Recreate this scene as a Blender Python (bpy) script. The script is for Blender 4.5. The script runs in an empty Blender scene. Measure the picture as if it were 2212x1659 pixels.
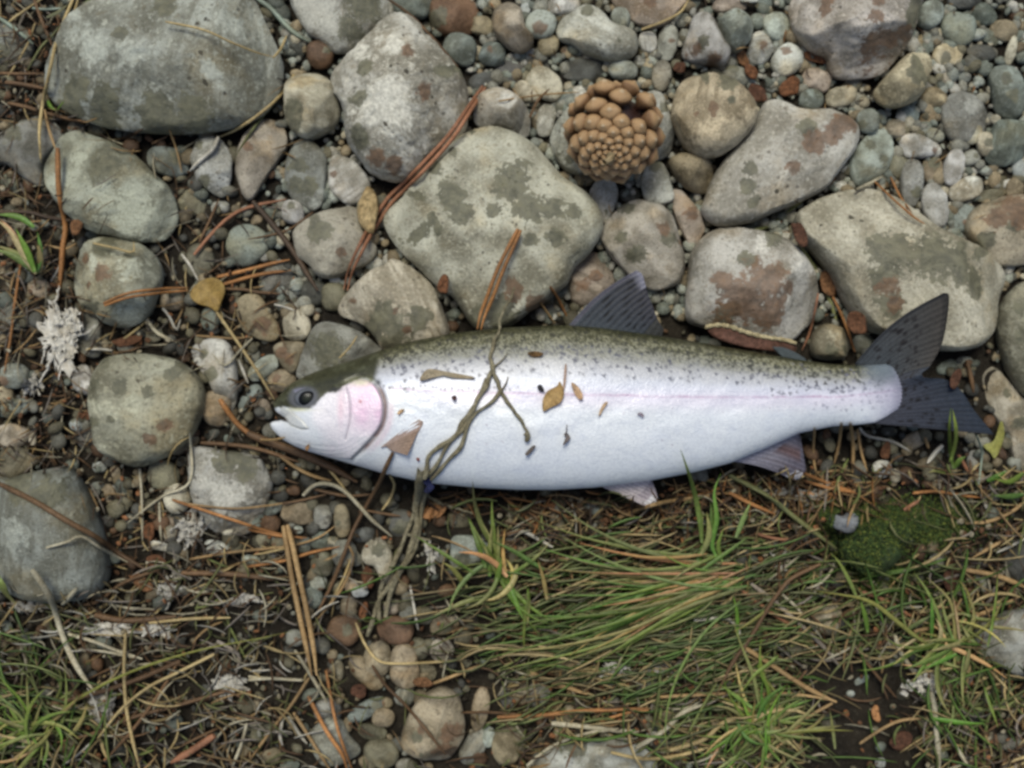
import bpy, bmesh, math, random
import numpy as np

# ------------------------------------------------------------------ camera, sky, sun, exposure
SC = bpy.context.scene
COL = SC.collection
CAM_H = 0.60                    # the phone is held 60 cm above the ground, looking straight down
WIDTH = 0.553                   # metres of ground across the frame
cam = bpy.data.cameras.new('camera')
cam.sensor_width = 36.0
cam.lens = 36.0 * CAM_H / WIDTH
cam.clip_start = 0.01
cam.clip_end = 200.0
cam.dof.use_dof = True
cam.dof.focus_distance = CAM_H - 0.040
cam.dof.aperture_fstop = 4.2
camo = bpy.data.objects.new('camera', cam)
COL.objects.link(camo)
camo.location = (0, 0, CAM_H)
SC.camera = camo

SUN_EL, SUN_AZ = math.radians(64), math.radians(-14)     # azimuth measured from +Y towards +X
world = bpy.data.worlds.new('World')
SC.world = world
world.use_nodes = True
wn = world.node_tree.nodes
sky = wn.new('ShaderNodeTexSky')
sky.sky_type = 'NISHITA'
sky.sun_disc = False
sky.sun_elevation = SUN_EL
sky.sun_rotation = SUN_AZ
sky.air_density = 1.0
sky.dust_density = 3.0
sky.ozone_density = 0.6
wn['Background'].inputs['Strength'].default_value = 0.062
world.node_tree.links.new(sky.outputs[0], wn['Background'].inputs['Color'])

sun = bpy.data.lights.new('sun', 'SUN')
sun.energy = 1.5
sun.angle = math.radians(22)
sun.color = (1.0, 0.985, 0.86)
suno = bpy.data.objects.new('sun', sun)
COL.objects.link(suno)
suno.rotation_euler = (math.radians(90) - SUN_EL, 0, math.pi - SUN_AZ)
suno.rotation_mode = 'XYZ'

SC.view_settings.view_transform = 'Standard'
SC.view_settings.look = 'None'
SC.view_settings.gamma = 1.0
SC.view_settings.use_curve_mapping = False
SC.view_settings.exposure = 0.70
SC.render.engine = 'CYCLES'
SC.cycles.filter_width = 3.0
SC.cycles.max_bounces = 6

# ------------------------------------------------------------------ helpers
random.seed(7)
RNG = np.random.default_rng(11)
K = 4000.0                      # chart units per metre

def W(x, y, z=0.0):
    """chart position (2212 x 1659 survey chart of the bank) at height z -> metres"""
    s = (CAM_H - z) / CAM_H
    return ((x - 1106.0) / K * s, (829.5 - y) / K * s, z)

TX = {'A': 0.0, 'B': 540.0, 'C': 1080.0, 'D': 1564.0}
TY = {'0': 0.0, '1': 432.0, '2': 810.0, '3': 1173.0}
def T(tile, pts):
    """survey tile coordinates -> chart coordinates"""
    ox, oy = TX[tile[0]], TY[tile[1]]
    return [(ox + 0.293 * x, oy + 0.293 * y) for x, y in pts]

_tab = RNG.random(65536)
def vnoise(P, seed=0):
    P = np.asarray(P, float)
    i = np.floor(P).astype(np.int64); f = P - i
    f = f * f * (3 - 2 * f)
    out = np.zeros(len(P))
    for dx in (0, 1):
        for dy in (0, 1):
            for dz in (0, 1):
                h = ((i[:, 0] + dx) * 73856093) ^ ((i[:, 1] + dy) * 19349663) ^ ((i[:, 2] + dz) * 83492791) ^ (seed * 2654435)
                w = (f[:, 0] if dx else 1 - f[:, 0]) * (f[:, 1] if dy else 1 - f[:, 1]) * (f[:, 2] if dz else 1 - f[:, 2])
                out += w * _tab[h & 65535]
    return out * 2 - 1
def fbm(P, seed=0, octv=4):
    P = np.asarray(P, float); a, s, o = 1.0, 0.0, np.zeros(len(P))
    for k in range(octv):
        o += a * vnoise(P * 2 ** k, seed + k * 17); s += a; a *= 0.5
    return o / s

def mesh_from(name, verts, faces, mat, smooth=True):
    me = bpy.data.meshes.new(name)
    verts = np.asarray(verts, np.float32)
    if isinstance(faces, np.ndarray):
        n = len(faces); k = faces.shape[1]
        me.vertices.add(len(verts)); me.vertices.foreach_set('co', verts.ravel())
        me.loops.add(n * k); me.loops.foreach_set('vertex_index', faces.ravel().astype(np.int32))
        me.polygons.add(n)
        me.polygons.foreach_set('loop_start', np.arange(0, n * k, k, dtype=np.int32))
        me.polygons.foreach_set('loop_total', np.full(n, k, np.int32))
        me.update(calc_edges=True); me.validate()
    else:
        me.from_pydata([tuple(v) for v in verts], [], faces)
        me.update()
    if smooth:
        me.polygons.foreach_set('use_smooth', np.ones(len(me.polygons), bool))
    if mat is not None:
        me.materials.append(mat)
    return me

def fattr(me, name, vals):
    a = me.attributes.new(name, 'FLOAT', 'POINT'); a.data.foreach_set('value', np.asarray(vals, np.float32))
def cattr(me, name, cols):
    a = me.attributes.new(name, 'FLOAT_COLOR', 'POINT')
    c = np.ones((len(cols), 4), np.float32); c[:, :3] = cols
    a.data.foreach_set('color', c.ravel())

def link(name, me, parent=None, loc=(0, 0, 0)):
    o = bpy.data.objects.new(name, me); COL.objects.link(o); o.location = loc
    if parent is not None: o.parent = parent
    return o
def empty(name, loc=(0, 0, 0)):
    o = bpy.data.objects.new(name, None); COL.objects.link(o); o.location = loc; o.empty_display_size = 0.01
    return o
def tag(o, label=None, cat=None, group=None, kind=None):
    if label: o['label'] = label
    if cat: o['category'] = cat
    if group: o['group'] = group
    if kind: o['kind'] = kind
    return o

def smooth_closed(pts, n):
    P = np.asarray(pts, float); m = len(P)
    q = []
    for i in range(m):
        p0, p1, p2, p3 = P[i - 1], P[i], P[(i + 1) % m], P[(i + 2) % m]
        for t in np.linspace(0, 1, 12, endpoint=False):
            q.append(0.5 * ((2 * p1) + (-p0 + p2) * t + (2 * p0 - 5 * p1 + 4 * p2 - p3) * t * t + (-p0 + 3 * p1 - 3 * p2 + p3) * t ** 3))
    q = np.array(q); d = np.r_[0, np.cumsum(np.linalg.norm(np.diff(np.vstack([q, q[:1]]), axis=0), axis=1))]
    s = np.linspace(0, d[-1], n, endpoint=False); qq = np.vstack([q, q[:1]])
    return np.c_[np.interp(s, d, qq[:, 0]), np.interp(s, d, qq[:, 1])]
def smooth_open(pts, n):
    P = np.asarray(pts, float)
    if len(P) == 2:
        t = np.linspace(0, 1, n)[:, None]; return P[0] * (1 - t) + P[1] * t
    E = np.vstack([2 * P[0] - P[1], P, 2 * P[-1] - P[-2]]); q = []
    for i in range(1, len(E) - 2):
        p0, p1, p2, p3 = E[i - 1:i + 3]
        for t in np.linspace(0, 1, 14, endpoint=False):
            q.append(0.5 * ((2 * p1) + (-p0 + p2) * t + (2 * p0 - 5 * p1 + 4 * p2 - p3) * t * t + (-p0 + 3 * p1 - 3 * p2 + p3) * t ** 3))
    q.append(P[-1]); q = np.array(q)
    d = np.r_[0, np.cumsum(np.linalg.norm(np.diff(q, axis=0), axis=1))]
    s = np.linspace(0, d[-1], n)
    return np.stack([np.interp(s, d, q[:, k]) for k in range(P.shape[1])], 1)

# ------------------------------------------------------------------ height chart of what already lies there
HS = 5.0; HX0, HY0 = -900.0, -900.0
HNX, HNY = int(4000 / HS), int(3500 / HS)
HM = np.zeros((HNY, HNX))
def hget(x, y):
    x = np.atleast_1d(np.asarray(x, float)); y = np.atleast_1d(np.asarray(y, float))
    i = np.clip(((x - HX0) / HS).astype(int), 0, HNX - 1); j = np.clip(((y - HY0) / HS).astype(int), 0, HNY - 1)
    return HM[j, i]

# ------------------------------------------------------------------ materials
class NT:
    def __init__(s, name):
        s.m = bpy.data.materials.new(name); s.m.use_nodes = True
        s.t = s.m.node_tree; s.n = s.t.nodes; s.bsdf = s.n['Principled BSDF']
    def node(s, typ, **kw):
        x = s.n.new(typ)
        for k, v in kw.items(): setattr(x, k, v)
        return x
    def l(s, a, b): s.t.links.new(a, b)
    def noise(s, vec, scale, detail=4, rough=0.55):
        x = s.node('ShaderNodeTexNoise'); x.inputs['Scale'].default_value = scale
        x.inputs['Detail'].default_value = detail; x.inputs['Roughness'].default_value = rough
        if vec is not None: s.l(vec, x.inputs['Vector'])
        return x.outputs['Fac']
    def rng(s, val, a, b, c, d, smooth=False):
        x = s.node('ShaderNodeMapRange')
        if smooth: x.interpolation_type = 'SMOOTHSTEP'
        for i, v in zip(('From Min', 'From Max', 'To Min', 'To Max'), (a, b, c, d)): x.inputs[i].default_value = v
        s.l(val, x.inputs['Value']); return x.outputs['Result']
    def math(s, op, a, b):
        x = s.node('ShaderNodeMath', operation=op)
        for k, v in enumerate((a, b)):
            if isinstance(v, (int, float)): x.inputs[k].default_value = v
            else: s.l(v, x.inputs[k])
        return x.outputs[0]
    def mix(s, fac, a, b, blend='MIX'):
        x = s.node('ShaderNodeMix', data_type='RGBA', blend_type=blend)
        for sock, v in ((x.inputs[0], fac), (x.inputs[6], a), (x.inputs[7], b)):
            if isinstance(v, (int, float)): sock.default_value = v
            elif isinstance(v, tuple): sock.default_value = (*v, 1) if len(v) == 3 else v
            else: s.l(v, sock)
        return x.outputs[2]
    def attr(s, name, typ='GEOMETRY', out='Fac'):
        x = s.node('ShaderNodeAttribute', attribute_name=name, attribute_type=typ); return x.outputs[out]
    def set(s, name, v):
        if isinstance(v, (int, float, tuple)): s.bsdf.inputs[name].default_value = v
        else: s.l(v, s.bsdf.inputs[name])
    def bump(s, h, strength, dist):
        x = s.node('ShaderNodeBump'); x.inputs['Strength'].default_value = strength; x.inputs['Distance'].default_value = dist
        s.l(h, x.inputs['Height']); s.l(x.outputs[0], s.bsdf.inputs['Normal'])

def stone_material():
    s = NT('river_stone')
    tc = s.node('ShaderNodeTexCoord'); oi = s.node('ShaderNodeObjectInfo')
    off = s.node('ShaderNodeVectorMath', operation='SCALE'); off.inputs[0].default_value = (37.1, 19.3, 7.7)
    s.l(oi.outputs['Random'], off.inputs['Scale'])
    add = s.node('ShaderNodeVectorMath', operation='ADD'); s.l(tc.outputs['Object'], add.inputs[0]); s.l(off.outputs[0], add.inputs[1])
    fq = s.node('ShaderNodeVectorMath', operation='SCALE'); s.l(add.outputs[0], fq.inputs[0]); s.l(s.attr('freq', typ='OBJECT'), fq.inputs['Scale'])
    v = fq.outputs[0]
    base = oi.outputs['Color']
    rg = s.attr('coarse', typ='OBJECT')
    big = s.noise(v, 60, 6, 0.68)
    mid = s.noise(v, 240, 7, 0.72)
    fine = s.noise(v, 850, 5, 0.75)
    grit = s.noise(v, 2400, 2, 0.6)
    def tint(k): return s.mix(1.0, base, k, 'MULTIPLY')
    c = s.mix(s.rng(big, 0.38, 0.62, 0, 1, True), tint((0.44, 0.42, 0.36)), tint((1.36, 1.37, 1.36)))
    mpb = s.node('ShaderNodeMapping'); mpb.inputs['Scale'].default_value = (30, 260, 90); s.l(v, mpb.inputs['Vector'])
    rot = s.node('ShaderNodeVectorRotate', rotation_type='Z_AXIS'); s.l(v, rot.inputs['Vector']); s.l(s.math('MULTIPLY', oi.outputs['Random'], 40.0), rot.inputs['Angle']); s.l(rot.outputs[0], mpb.inputs['Vector'])
    strat = s.noise(mpb.outputs[0], 1.0, 5, .6)
    c = s.mix(s.math('MULTIPLY', s.rng(strat, .46, .60, 0, 1, True), s.attr('band', typ='OBJECT')), c, tint((0.60, 0.58, 0.52)))
    warm = s.noise(v, 36, 4)
    c = s.mix(s.rng(warm, 0.50, 0.68, 0, 0.65, True), c, s.mix(1.0, c, (1.06, 0.86, 0.58), 'MULTIPLY'))
    c = s.mix(s.math('MULTIPLY', s.rng(mid, 0.52, 0.66, 0, 0.85, True), rg), c, tint((0.50, 0.44, 0.34)))
    c = s.mix(s.math('MULTIPLY', s.rng(mid, 0.46, 0.34, 0, 0.75, True), rg), c, tint((1.55, 1.53, 1.45)))
    c = s.mix(s.rng(fine, 0.53, 0.66, 0, 0.55, True), c, tint((1.55, 1.55, 1.50)))
    c = s.mix(s.rng(fine, 0.47, 0.33, 0, 0.85, True), c, tint((0.36, 0.33, 0.26)))
    c = s.mix(s.rng(grit, 0.35, 0.65, 0.0, 0.5), c, s.mix(1.0, c, (0.7, 0.7, 0.7), 'MULTIPLY'))
    pits = s.node('ShaderNodeTexVoronoi'); pits.inputs['Scale'].default_value = 330; pits.inputs['Randomness'].default_value = 1.0; s.l(v, pits.inputs['Vector'])
    pitm = s.math('MULTIPLY', s.math('MULTIPLY', s.rng(pits.outputs['Distance'], 0.10, 0.28, 1, 0, True), s.rng(s.noise(v, 120, 3), 0.50, 0.60, 0, 1)), rg)
    c = s.mix(s.math('MULTIPLY', pitm, 0.85), c, (0.045, 0.035, 0.022))
    rag = s.math('ADD', s.math('MULTIPLY', s.math('SUBTRACT', s.noise(v, 150, 7, 0.68), 0.5), 1.1), s.math('MULTIPLY', s.math('SUBTRACT', s.noise(v, 480, 4, 0.6), 0.5), 0.9))
    masks = []
    m = s.rng(s.math('ADD', s.attr('pc'), s.math('MULTIPLY', rag, 1.5)), 0.26, 0.70, 0, 0.8, True)
    c = s.mix(m, c, s.mix(s.rng(fine, .4, .6, 0, 1), tint((1.1, 1.1, 1.06)), tint((1.75, 1.76, 1.72))))
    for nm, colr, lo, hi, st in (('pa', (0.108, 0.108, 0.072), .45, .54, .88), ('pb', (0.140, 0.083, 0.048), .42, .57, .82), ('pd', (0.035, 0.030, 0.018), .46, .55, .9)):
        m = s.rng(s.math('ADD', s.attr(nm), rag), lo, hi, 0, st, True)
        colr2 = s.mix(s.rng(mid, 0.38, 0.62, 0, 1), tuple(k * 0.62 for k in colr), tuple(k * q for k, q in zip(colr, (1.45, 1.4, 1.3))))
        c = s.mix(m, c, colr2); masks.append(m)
    s.set('Base Color', c)
    wet = s.math('MAXIMUM', masks[0], masks[1])  # pa also carries the boulder's painted overhang shade
    s.set('Roughness', s.rng(wet, 0, 1, 0.62, 0.40))
    s.set('Specular IOR Level', 0.4)
    h = s.math('ADD', s.math('ADD', s.math('MULTIPLY', s.math('MULTIPLY', mid, rg), 0.9), s.math('MULTIPLY', fine, 0.30)), s.math('MULTIPLY', pitm, -0.35))
    s.bump(h, 0.8, 0.0018)
    return s.m

def attr_material(name, cname, rough=0.7, spec=0.3, nscale=600, var=0.35, bump=0.4, bdist=0.0006, sheen=0.0, trans=0.0):
    s = NT(name)
    tc = s.node('ShaderNodeTexCoord'); v = tc.outputs['Object']
    base = s.attr(cname, out='Color')
    n = s.noise(v, nscale, 5, 0.65); n2 = s.noise(v, nscale * 0.22, 4)
    c = s.mix(s.rng(n, 0.35, 0.65, 0, 1), s.mix(1.0, base, (1 - var, 1 - var, 1 - var * 1.1), 'MULTIPLY'), s.mix(1.0, base, (1 + var, 1 + var, 1 + var), 'MULTIPLY'))
    c = s.mix(s.rng(n2, 0.4, 0.65, 0, 0.6, True), c, s.mix(1.0, c, (0.72, 0.66, 0.56), 'MULTIPLY'))
    s.set('Base Color', c); s.set('Roughness', rough); s.set('Specular IOR Level', spec)
    s.bump(s.math('ADD', n, s.math('MULTIPLY', n2, 0.8)), bump, bdist)
    return s.m

def soil_material():
    s = NT('damp_soil')
    tc = s.node('ShaderNodeTexCoord'); v = tc.outputs['Object']
    a = s.noise(v, 40, 6, 0.65); b = s.noise(v, 420, 5, 0.7); d = s.noise(v, 1500, 3)
    c = s.mix(s.rng(a, 0.35, 0.65, 0, 1), (0.012, 0.010, 0.0075), (0.036, 0.029, 0.020))
    c = s.mix(s.rng(b, 0.55, 0.72, 0, 0.8, True), c, (0.085, 0.075, 0.055))
    c = s.mix(s.rng(d, 0.62, 0.74, 0, 0.7, True), c, (0.17, 0.16, 0.13))
    s.set('Base Color', c); s.set('Roughness', 0.9); s.set('Specular IOR Level', 0.2)
    s.bump(s.math('ADD', b, d), 0.9, 0.002)
    return s.m

M_STONE = stone_material()
M_SOIL = soil_material()
M_GRAVEL = attr_material('gravel', 'tone', 0.7, 0.35, 800, 0.35, 0.5, 0.0007)
M_STRAW = attr_material('dry_plant', 'tone', 0.62, 0.35, 900, 0.30, 0.3, 0.0004)
M_GRASS = attr_material('green_blade', 'tone', 0.5, 0.4, 500, 0.22, 0.2, 0.0003)
M_BARK = attr_material('bark', 'tone', 0.75, 0.25, 500, 0.45, 0.9, 0.0012)
M_ALGAE = attr_material('dried_algae', 'tone', 0.85, 0.2, 700, 0.16, 0.8, 0.001)
M_CONE = attr_material('cone_wood', 'tone', 0.42, 0.45, 420, 0.22, 0.4, 0.0008)
M_MOSS = attr_material('moss', 'tone', 0.8, 0.2, 900, 0.4, 0.4, 0.0006)

# ------------------------------------------------------------------ stones
PAL = {'w': (0.50, 0.49, 0.43), 'c': (0.47, 0.43, 0.32), 'g': (0.265, 0.264, 0.22), 'b': (0.20, 0.225, 0.19),
       'B': (0.35, 0.375, 0.325), 't': (0.30, 0.245, 0.155), 'p': (0.37, 0.315, 0.24), 'n': (0.165, 0.095, 0.052),
       'd': (0.10, 0.10, 0.086), 'o': (0.19, 0.175, 0.115), 'm': (0.045, 0.075, 0.022)}
WORD = {'w': 'pale grey', 'c': 'cream', 'g': 'grey', 'b': 'blue-grey', 'B': 'pale blue-grey', 't': 'tan', 'p': 'pinkish beige',
        'n': 'brown', 'd': 'dark grey', 'o': 'olive', 'm': 'green'}
OCC = []
def inside_ratio(cx, cy, ring, X, Y):
    """radial position of points against a star outline: < 1 is inside"""
    th = np.arctan2(ring[:, 1] - cy, ring[:, 0] - cx); r = np.hypot(ring[:, 0] - cx, ring[:, 1] - cy)
    o = np.argsort(th); th, r = th[o], r[o]
    th = np.r_[th[-1] - 2 * np.pi, th, th[0] + 2 * np.pi]; r = np.r_[r[-1], r, r[0]]
    return np.hypot(X - cx, Y - cy) / np.maximum(np.interp(np.arctan2(Y - cy, X - cx), th, r), 1e-6)

_ns = 0
def stone(name, pts, col, label=None, h=None, zc=None, prof=2.5, rough=1.0, pa=(), pb=(), pc=(), pd=(), tilt=(0, 0), peak=None,
          cat=None, group=None, dz=0.0, mat=None):
    global _ns
    _ns += 1; seed = _ns
    P = np.asarray(pts, float)
    q = smooth_closed(P, 120)
    c = q.mean(0)
    ev = np.sqrt(np.linalg.eigvalsh(np.cov((q - c).T))) * 1.42
    rmin, rmax = ev[0], ev[1]
    if h is None: h = min(0.62 * rmin / K, 0.023)
    if zc is None: zc = 0.35 * h
    zc += dz
    hb = h * 0.9
    N = int(np.clip(2 * math.pi * rmax / 4.2, 20, 170))
    nr = int(np.clip(rmax / 4.5, 7, 34))
    ring = smooth_closed(P, N)
    if peak is None: peak = (random.uniform(-.18, .18), random.uniform(-.18, .18))
    pk = np.array(peak) * rmin
    rel = ring - c
    V, RHO, ZF = [], [], []
    phis = np.r_[np.linspace(-80, 0, 6)[:-1], np.linspace(0, 88, nr)]
    vd = []
    for ph in phis:
        a = math.radians(abs(ph)); rho = math.cos(a) ** (2 / prof); zf = math.sin(a) ** (2 / prof)
        pos = c + rel * rho + (pk * (1 - rho) if ph > 0 else 0)
        vd.append(np.c_[pos, np.full(N, zc + (h if ph >= 0 else -hb) * zf)])
    vd.append(np.array([[c[0] + pk[0], c[1] + pk[1], zc + h]])); vd.append(np.array([[c[0], c[1], zc - hb]]))
    vd = np.vstack(vd)
    s = (CAM_H - zc) / CAM_H
    X = (vd[:, 0] - 1106) / K * s; Y = (829.5 - vd[:, 1]) / K * s; Z = vd[:, 2].copy()
    cx, cy = (c[0] - 1106) / K * s, (829.5 - c[1]) / K * s
    Z += np.where(Z > zc, ((X - cx) * tilt[0] + (Y - cy) * tilt[1]), 0)
    L = np.c_[X - cx, Y - cy, Z - zc]
    R = rmin / K * s
    rf_ = random.Random(seed * 31)
    sc_ = np.array([rmin / K, rmin / K, h])
    Ln = L / sc_
    for _ in range(5 if rmax > 45 else 3):
        az = rf_.uniform(0, 6.283); el = math.radians(rf_.uniform(28, 75)); pn = np.array([math.cos(az) * math.cos(el), math.sin(az) * math.cos(el), math.sin(el)])
        ex = max(1.0, rmax / rmin * .8); ex = ex if el < .9 else 1.0
        pr = Ln @ pn - rf_.uniform(.72, .95) * ex
        pr = np.where(Z > zc + 1e-6, np.maximum(pr, 0), 0)
        Ln = Ln - pn * (pr * .8)[:, None]
    L = Ln * sc_
    nrm = L / np.maximum(np.linalg.norm(L, axis=1, keepdims=True), 1e-6)
    d = fbm(L / R * 1.1 + seed * 3.7, seed, 2) * 0.07 * R + fbm(L / R * 3.5 + seed, seed + 5, 3) * 0.018 * R * rough
    d += fbm(L * 380 + seed, seed + 9, 3) * 0.0006 * rough
    up = np.clip((Z - zc) / max(h, 1e-6), 0, 1) ** 0.5
    L2 = L + nrm * (d * (0.35 + 0.65 * up))[:, None]
    nrings = len(phis)
    i = np.arange(N); F = []
    for k in range(nrings - 1):
        a, b = k * N, (k + 1) * N
        F.append(np.c_[a + i, b + i, b + (i + 1) % N, a + (i + 1) % N])
    F = np.vstack(F)
    tN, bN = nrings * N, nrings * N + 1
    t = (nrings - 1) * N
    tri = np.vstack([np.c_[t + i, np.full(N, tN), np.full(N, tN), t + (i + 1) % N], ])
    faces = [tuple(f) for f in F[:, ::1]] + [(t + k, tN, t + (k + 1) % N) for k in range(N)] + [((k + 1) % N, bN, k) for k in range(N)]
    base_z = zc - hb
    L2[:, 2] += hb
    me = mesh_from(name, L2, faces, mat or M_STONE)
    bm = bmesh.new(); bm.from_mesh(me); bmesh.ops.recalc_face_normals(bm, faces=bm.faces); bm.to_mesh(me); bm.free()
    for nm, bl in (('pa', pa), ('pb', pb), ('pc', pc), ('pd', pd)):
        if bl:
            val = np.zeros(len(vd))
            for (bx, by, br) in bl:
                val = np.maximum(val, 1 - np.hypot(vd[:, 0] - bx, vd[:, 1] - by) / (2 * br))
            fattr(me, nm, val)
    o = link(name, me, None, (cx, cy, base_z))
    cc = PAL[col] if isinstance(col, str) else col
    j = random.uniform(0.9, 1.12); cc = (cc[0] * .93, cc[1] * .945, cc[2] * .99)
    if not isinstance(col, str): cc = (cc[0] * 1.14, cc[1] * 1.13, cc[2] * 1.08)
    o.color = (cc[0] * j * random.uniform(.97, 1.03), cc[1] * j, cc[2] * j * random.uniform(.95, 1.05), 1)
    o['coarse'] = float(min(1.0, .5 + .45 * (rough - .55))) if rmax > 45 else float(random.uniform(.1, .75))
    o['freq'] = float(random.choice([.6, .8, 1.0, 1.3, 1.7])); o['band'] = float(random.choice([0, 0, 0, .5, .9]))
    if label: tag(o, label, cat or 'stone', group)
    # into the height chart
    x0, x1 = q[:, 0].min(), q[:, 0].max(); y0, y1 = q[:, 1].min(), q[:, 1].max()
    i0, i1 = max(0, int((x0 - HX0) / HS)), min(HNX, int((x1 - HX0) / HS) + 2); j0, j1 = max(0, int((y0 - HY0) / HS)), min(HNY, int((y1 - HY0) / HS) + 2)
    if i1 > i0 and j1 > j0:
        gx, gy = np.meshgrid(HX0 + (np.arange(i0, i1) + .5) * HS, HY0 + (np.arange(j0, j1) + .5) * HS)
        rr = inside_ratio(c[0], c[1], ring, gx, gy)
        hz = np.where(rr < 1, zc + h * np.clip(1 - rr ** prof, 0, 1) ** (1 / prof), 0)
        HM[j0:j1, i0:i1] = np.maximum(HM[j0:j1, i0:i1], hz)
    OCC.append((c[0], c[1], ring, rmax))
    return o
# ------------------------------------------------------------------ ground
def ground():
    n = 150
    t = np.linspace(-1, 1, n)
    g = np.sign(t) * np.abs(t) ** 2.2 * 3.0
    gx, gy = np.meshgrid(g, g)
    P = np.c_[gx.ravel(), gy.ravel(), np.zeros(n * n)]
    P[:, 2] = fbm(P * 25 + 3.3, 3, 4) * 0.004 - 0.002
    i, j = np.meshgrid(np.arange(n - 1), np.arange(n - 1)); a = (j * n + i).ravel()
    me = mesh_from('ground', P, np.c_[a, a + 1, a + n + 1, a + n], M_SOIL)
    o = link('ground', me); tag(o, 'dark damp soil of the lake shore under stones and litter', kind='structure')
ground()

# ------------------------------------------------------------------ the big stones, each from its own outline
def tp(tile, *blobs):
    """patches of wet stain and, on the boulder, painted overhang shade: tile position and radius -> chart"""
    return [(TX[tile[0]] + .293 * x, TY[tile[1]] + .293 * y, .293 * r) for x, y, r in blobs]

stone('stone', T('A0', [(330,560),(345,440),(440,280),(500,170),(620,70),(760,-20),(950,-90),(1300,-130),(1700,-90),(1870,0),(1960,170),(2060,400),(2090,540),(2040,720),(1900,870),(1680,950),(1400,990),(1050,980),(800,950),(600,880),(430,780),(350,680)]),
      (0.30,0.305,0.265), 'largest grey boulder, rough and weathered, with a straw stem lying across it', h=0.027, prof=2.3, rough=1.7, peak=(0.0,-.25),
      pa=tp('A0',(560,790,110),(800,860,120),(1200,930,150),(1480,900,130),(1000,300,60),(1300,60,90)), pc=tp('A0',(680,420,150),(1100,480,110),(1850,250,110),(600,180,60),(1700,600,90)), pd=tp('A0',(1620,480,22),(1590,710,26),(1650,190,18)))  # low pa blobs: stain, plus shade of the overhang painted into the colour
stone('stone', T('A0', [(450,1010),(560,960),(700,1000),(850,1060),(1000,1150),(1150,1290),(1260,1400),(1310,1560),(1290,1675),(1200,1775),(1020,1785),(850,1745),(700,1715),(560,1635),(450,1530),(370,1400),(320,1250),(380,1120)]),
      (0.27,0.275,0.23), 'grey-green cobble with a chalky lower end, just below the largest boulder', rough=1.4, pc=tp('A0',(560,1090,60),(1050,1600,160),(850,1500,100),(440,1300,70)), pa=tp('A0',(800,1200,150)))
stone('stone', T('A0', [(-60,1030),(60,950),(180,890),(290,850),(400,900),(460,1000),(390,1120),(330,1240),(330,1380),(200,1330),(60,1220),(-70,1200)]), 'g',
      'small flat grey-green cobble wedged beside a grey-green cobble, crossed by straw stems', dz=-.003, pa=tp('A0',(150,1000,90)))
stone('stone', T('A0', [(-90,330),(-30,210),(70,170),(190,210),(250,330),(210,450),(90,490),(-30,460)]), 'g', 'grey stone under dry stems left of the largest boulder', dz=-.004, pa=tp('A0',(60,400,60)))
stone('stone', T('B0', [(290,-20),(330,100),(420,240),(520,310),(600,380),(660,400),(760,380),(900,250),(1020,150),(1090,60),(1060,-90),(700,-170),(330,-140)]), (0.36,0.36,0.33),
      'wedge-shaped stone, white on one half and dark grey on the other', pc=tp('B0',(480,60,170),(600,230,110)), pa=tp('B0',(880,40,150),(760,250,90)), prof=2.0)
stone('stone', T('B0', [(600,590),(640,500),(760,400),(880,280),(1000,140),(1090,105),(1180,120),(1260,190),(1350,290),(1450,410),(1530,500),(1590,590),(1610,700),(1610,850),(1590,970),(1500,1060),(1400,1150),(1280,1260),(1180,1330),(1050,1350),(900,1290),(820,1190),(740,1090),(705,990),(700,850),(660,740),(610,680)]), (0.40,0.385,0.34),
      'large pale stone with pitted yellowish upper half beside the long bent needle pair', rough=2.0, h=.026, peak=(0,-.1),
      pb=tp('B0',(960,1210,60),(1200,400,70),(1350,760,70),(1080,1270,60)), pc=tp('B0',(1050,330,90),(820,420,60),(1000,850,200)), pa=tp('B0',(850,530,70),(820,780,70),(1500,560,70),(840,1060,80)), pd=tp('B0',(1060,560,16),(1200,620,25),(1435,800,18),(1040,990,20)))
stone('stone', T('B0', [(270,680),(300,600),(400,545),(520,550),(600,610),(650,720),(660,850),(610,940),(520,1000),(420,1030),(330,980),(270,870)]), 'c', 'rounded cream cobble with a dark rectangular stain on one end', pa=tp('B0',(340,850,75),(340,950,60)), h=.018)
stone('stone', T('B0', [(1760,930),(1600,990),(1450,1100),(1300,1270),(1150,1430),(1010,1560),(985,1650),(1040,1770),(1130,1885),(1250,1990),(1390,2120),(1480,2180),(1560,2280),(1680,2430),(1900,2410),(2060,2300),(2200,2200),(2330,2100),(2380,1990),(2500,1870),(2590,1720),(2600,1630),(2560,1520),(2470,1420),(2320,1320),(2220,1200),(2110,1080),(2000,1000),(1890,950)]), (0.40,0.385,0.32),
      'large pale stone covered in dark grey blotches above the trout’s back', h=.024, prof=2.6, rough=1.2, peak=(0.05,-.1),
      pa=tp('B0',(1950,1350,165),(2060,1560,140),(1480,1470,110),(1560,1590,90),(1170,1470,45),(1790,1570,62),(1380,1280,55),(1500,1150,30),(1240,1640,65),(1130,1740,80),(1300,1720,65),(1640,1000,28),(2250,1560,90),(2400,1580,60),(2250,1800,70)) + tp('B1',(1860,850,120),(2080,350,50),(1680,900,70)),
      pb=tp('B1',(1950,700,70),(2100,780,70)), pd=tp('B0',(1490,1150,10),(1350,1280,12)))
stone('stone', T('B1', [(330,330),(320,230),(420,140),(560,80),(700,50),(790,60),(830,200),(900,300),(940,370),(880,470),(720,550),(600,580),(500,560),(430,480),(360,420)]), (0.24,0.225,0.185), 'grey-brown stone with a whitish lower edge under the end of the long bent needle pair', pc=tp('B1',(620,400,70),(560,520,50),(880,400,40)), pa=tp('B1',(500,230,90)), pb=tp('B1',(700,420,40)))
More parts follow.
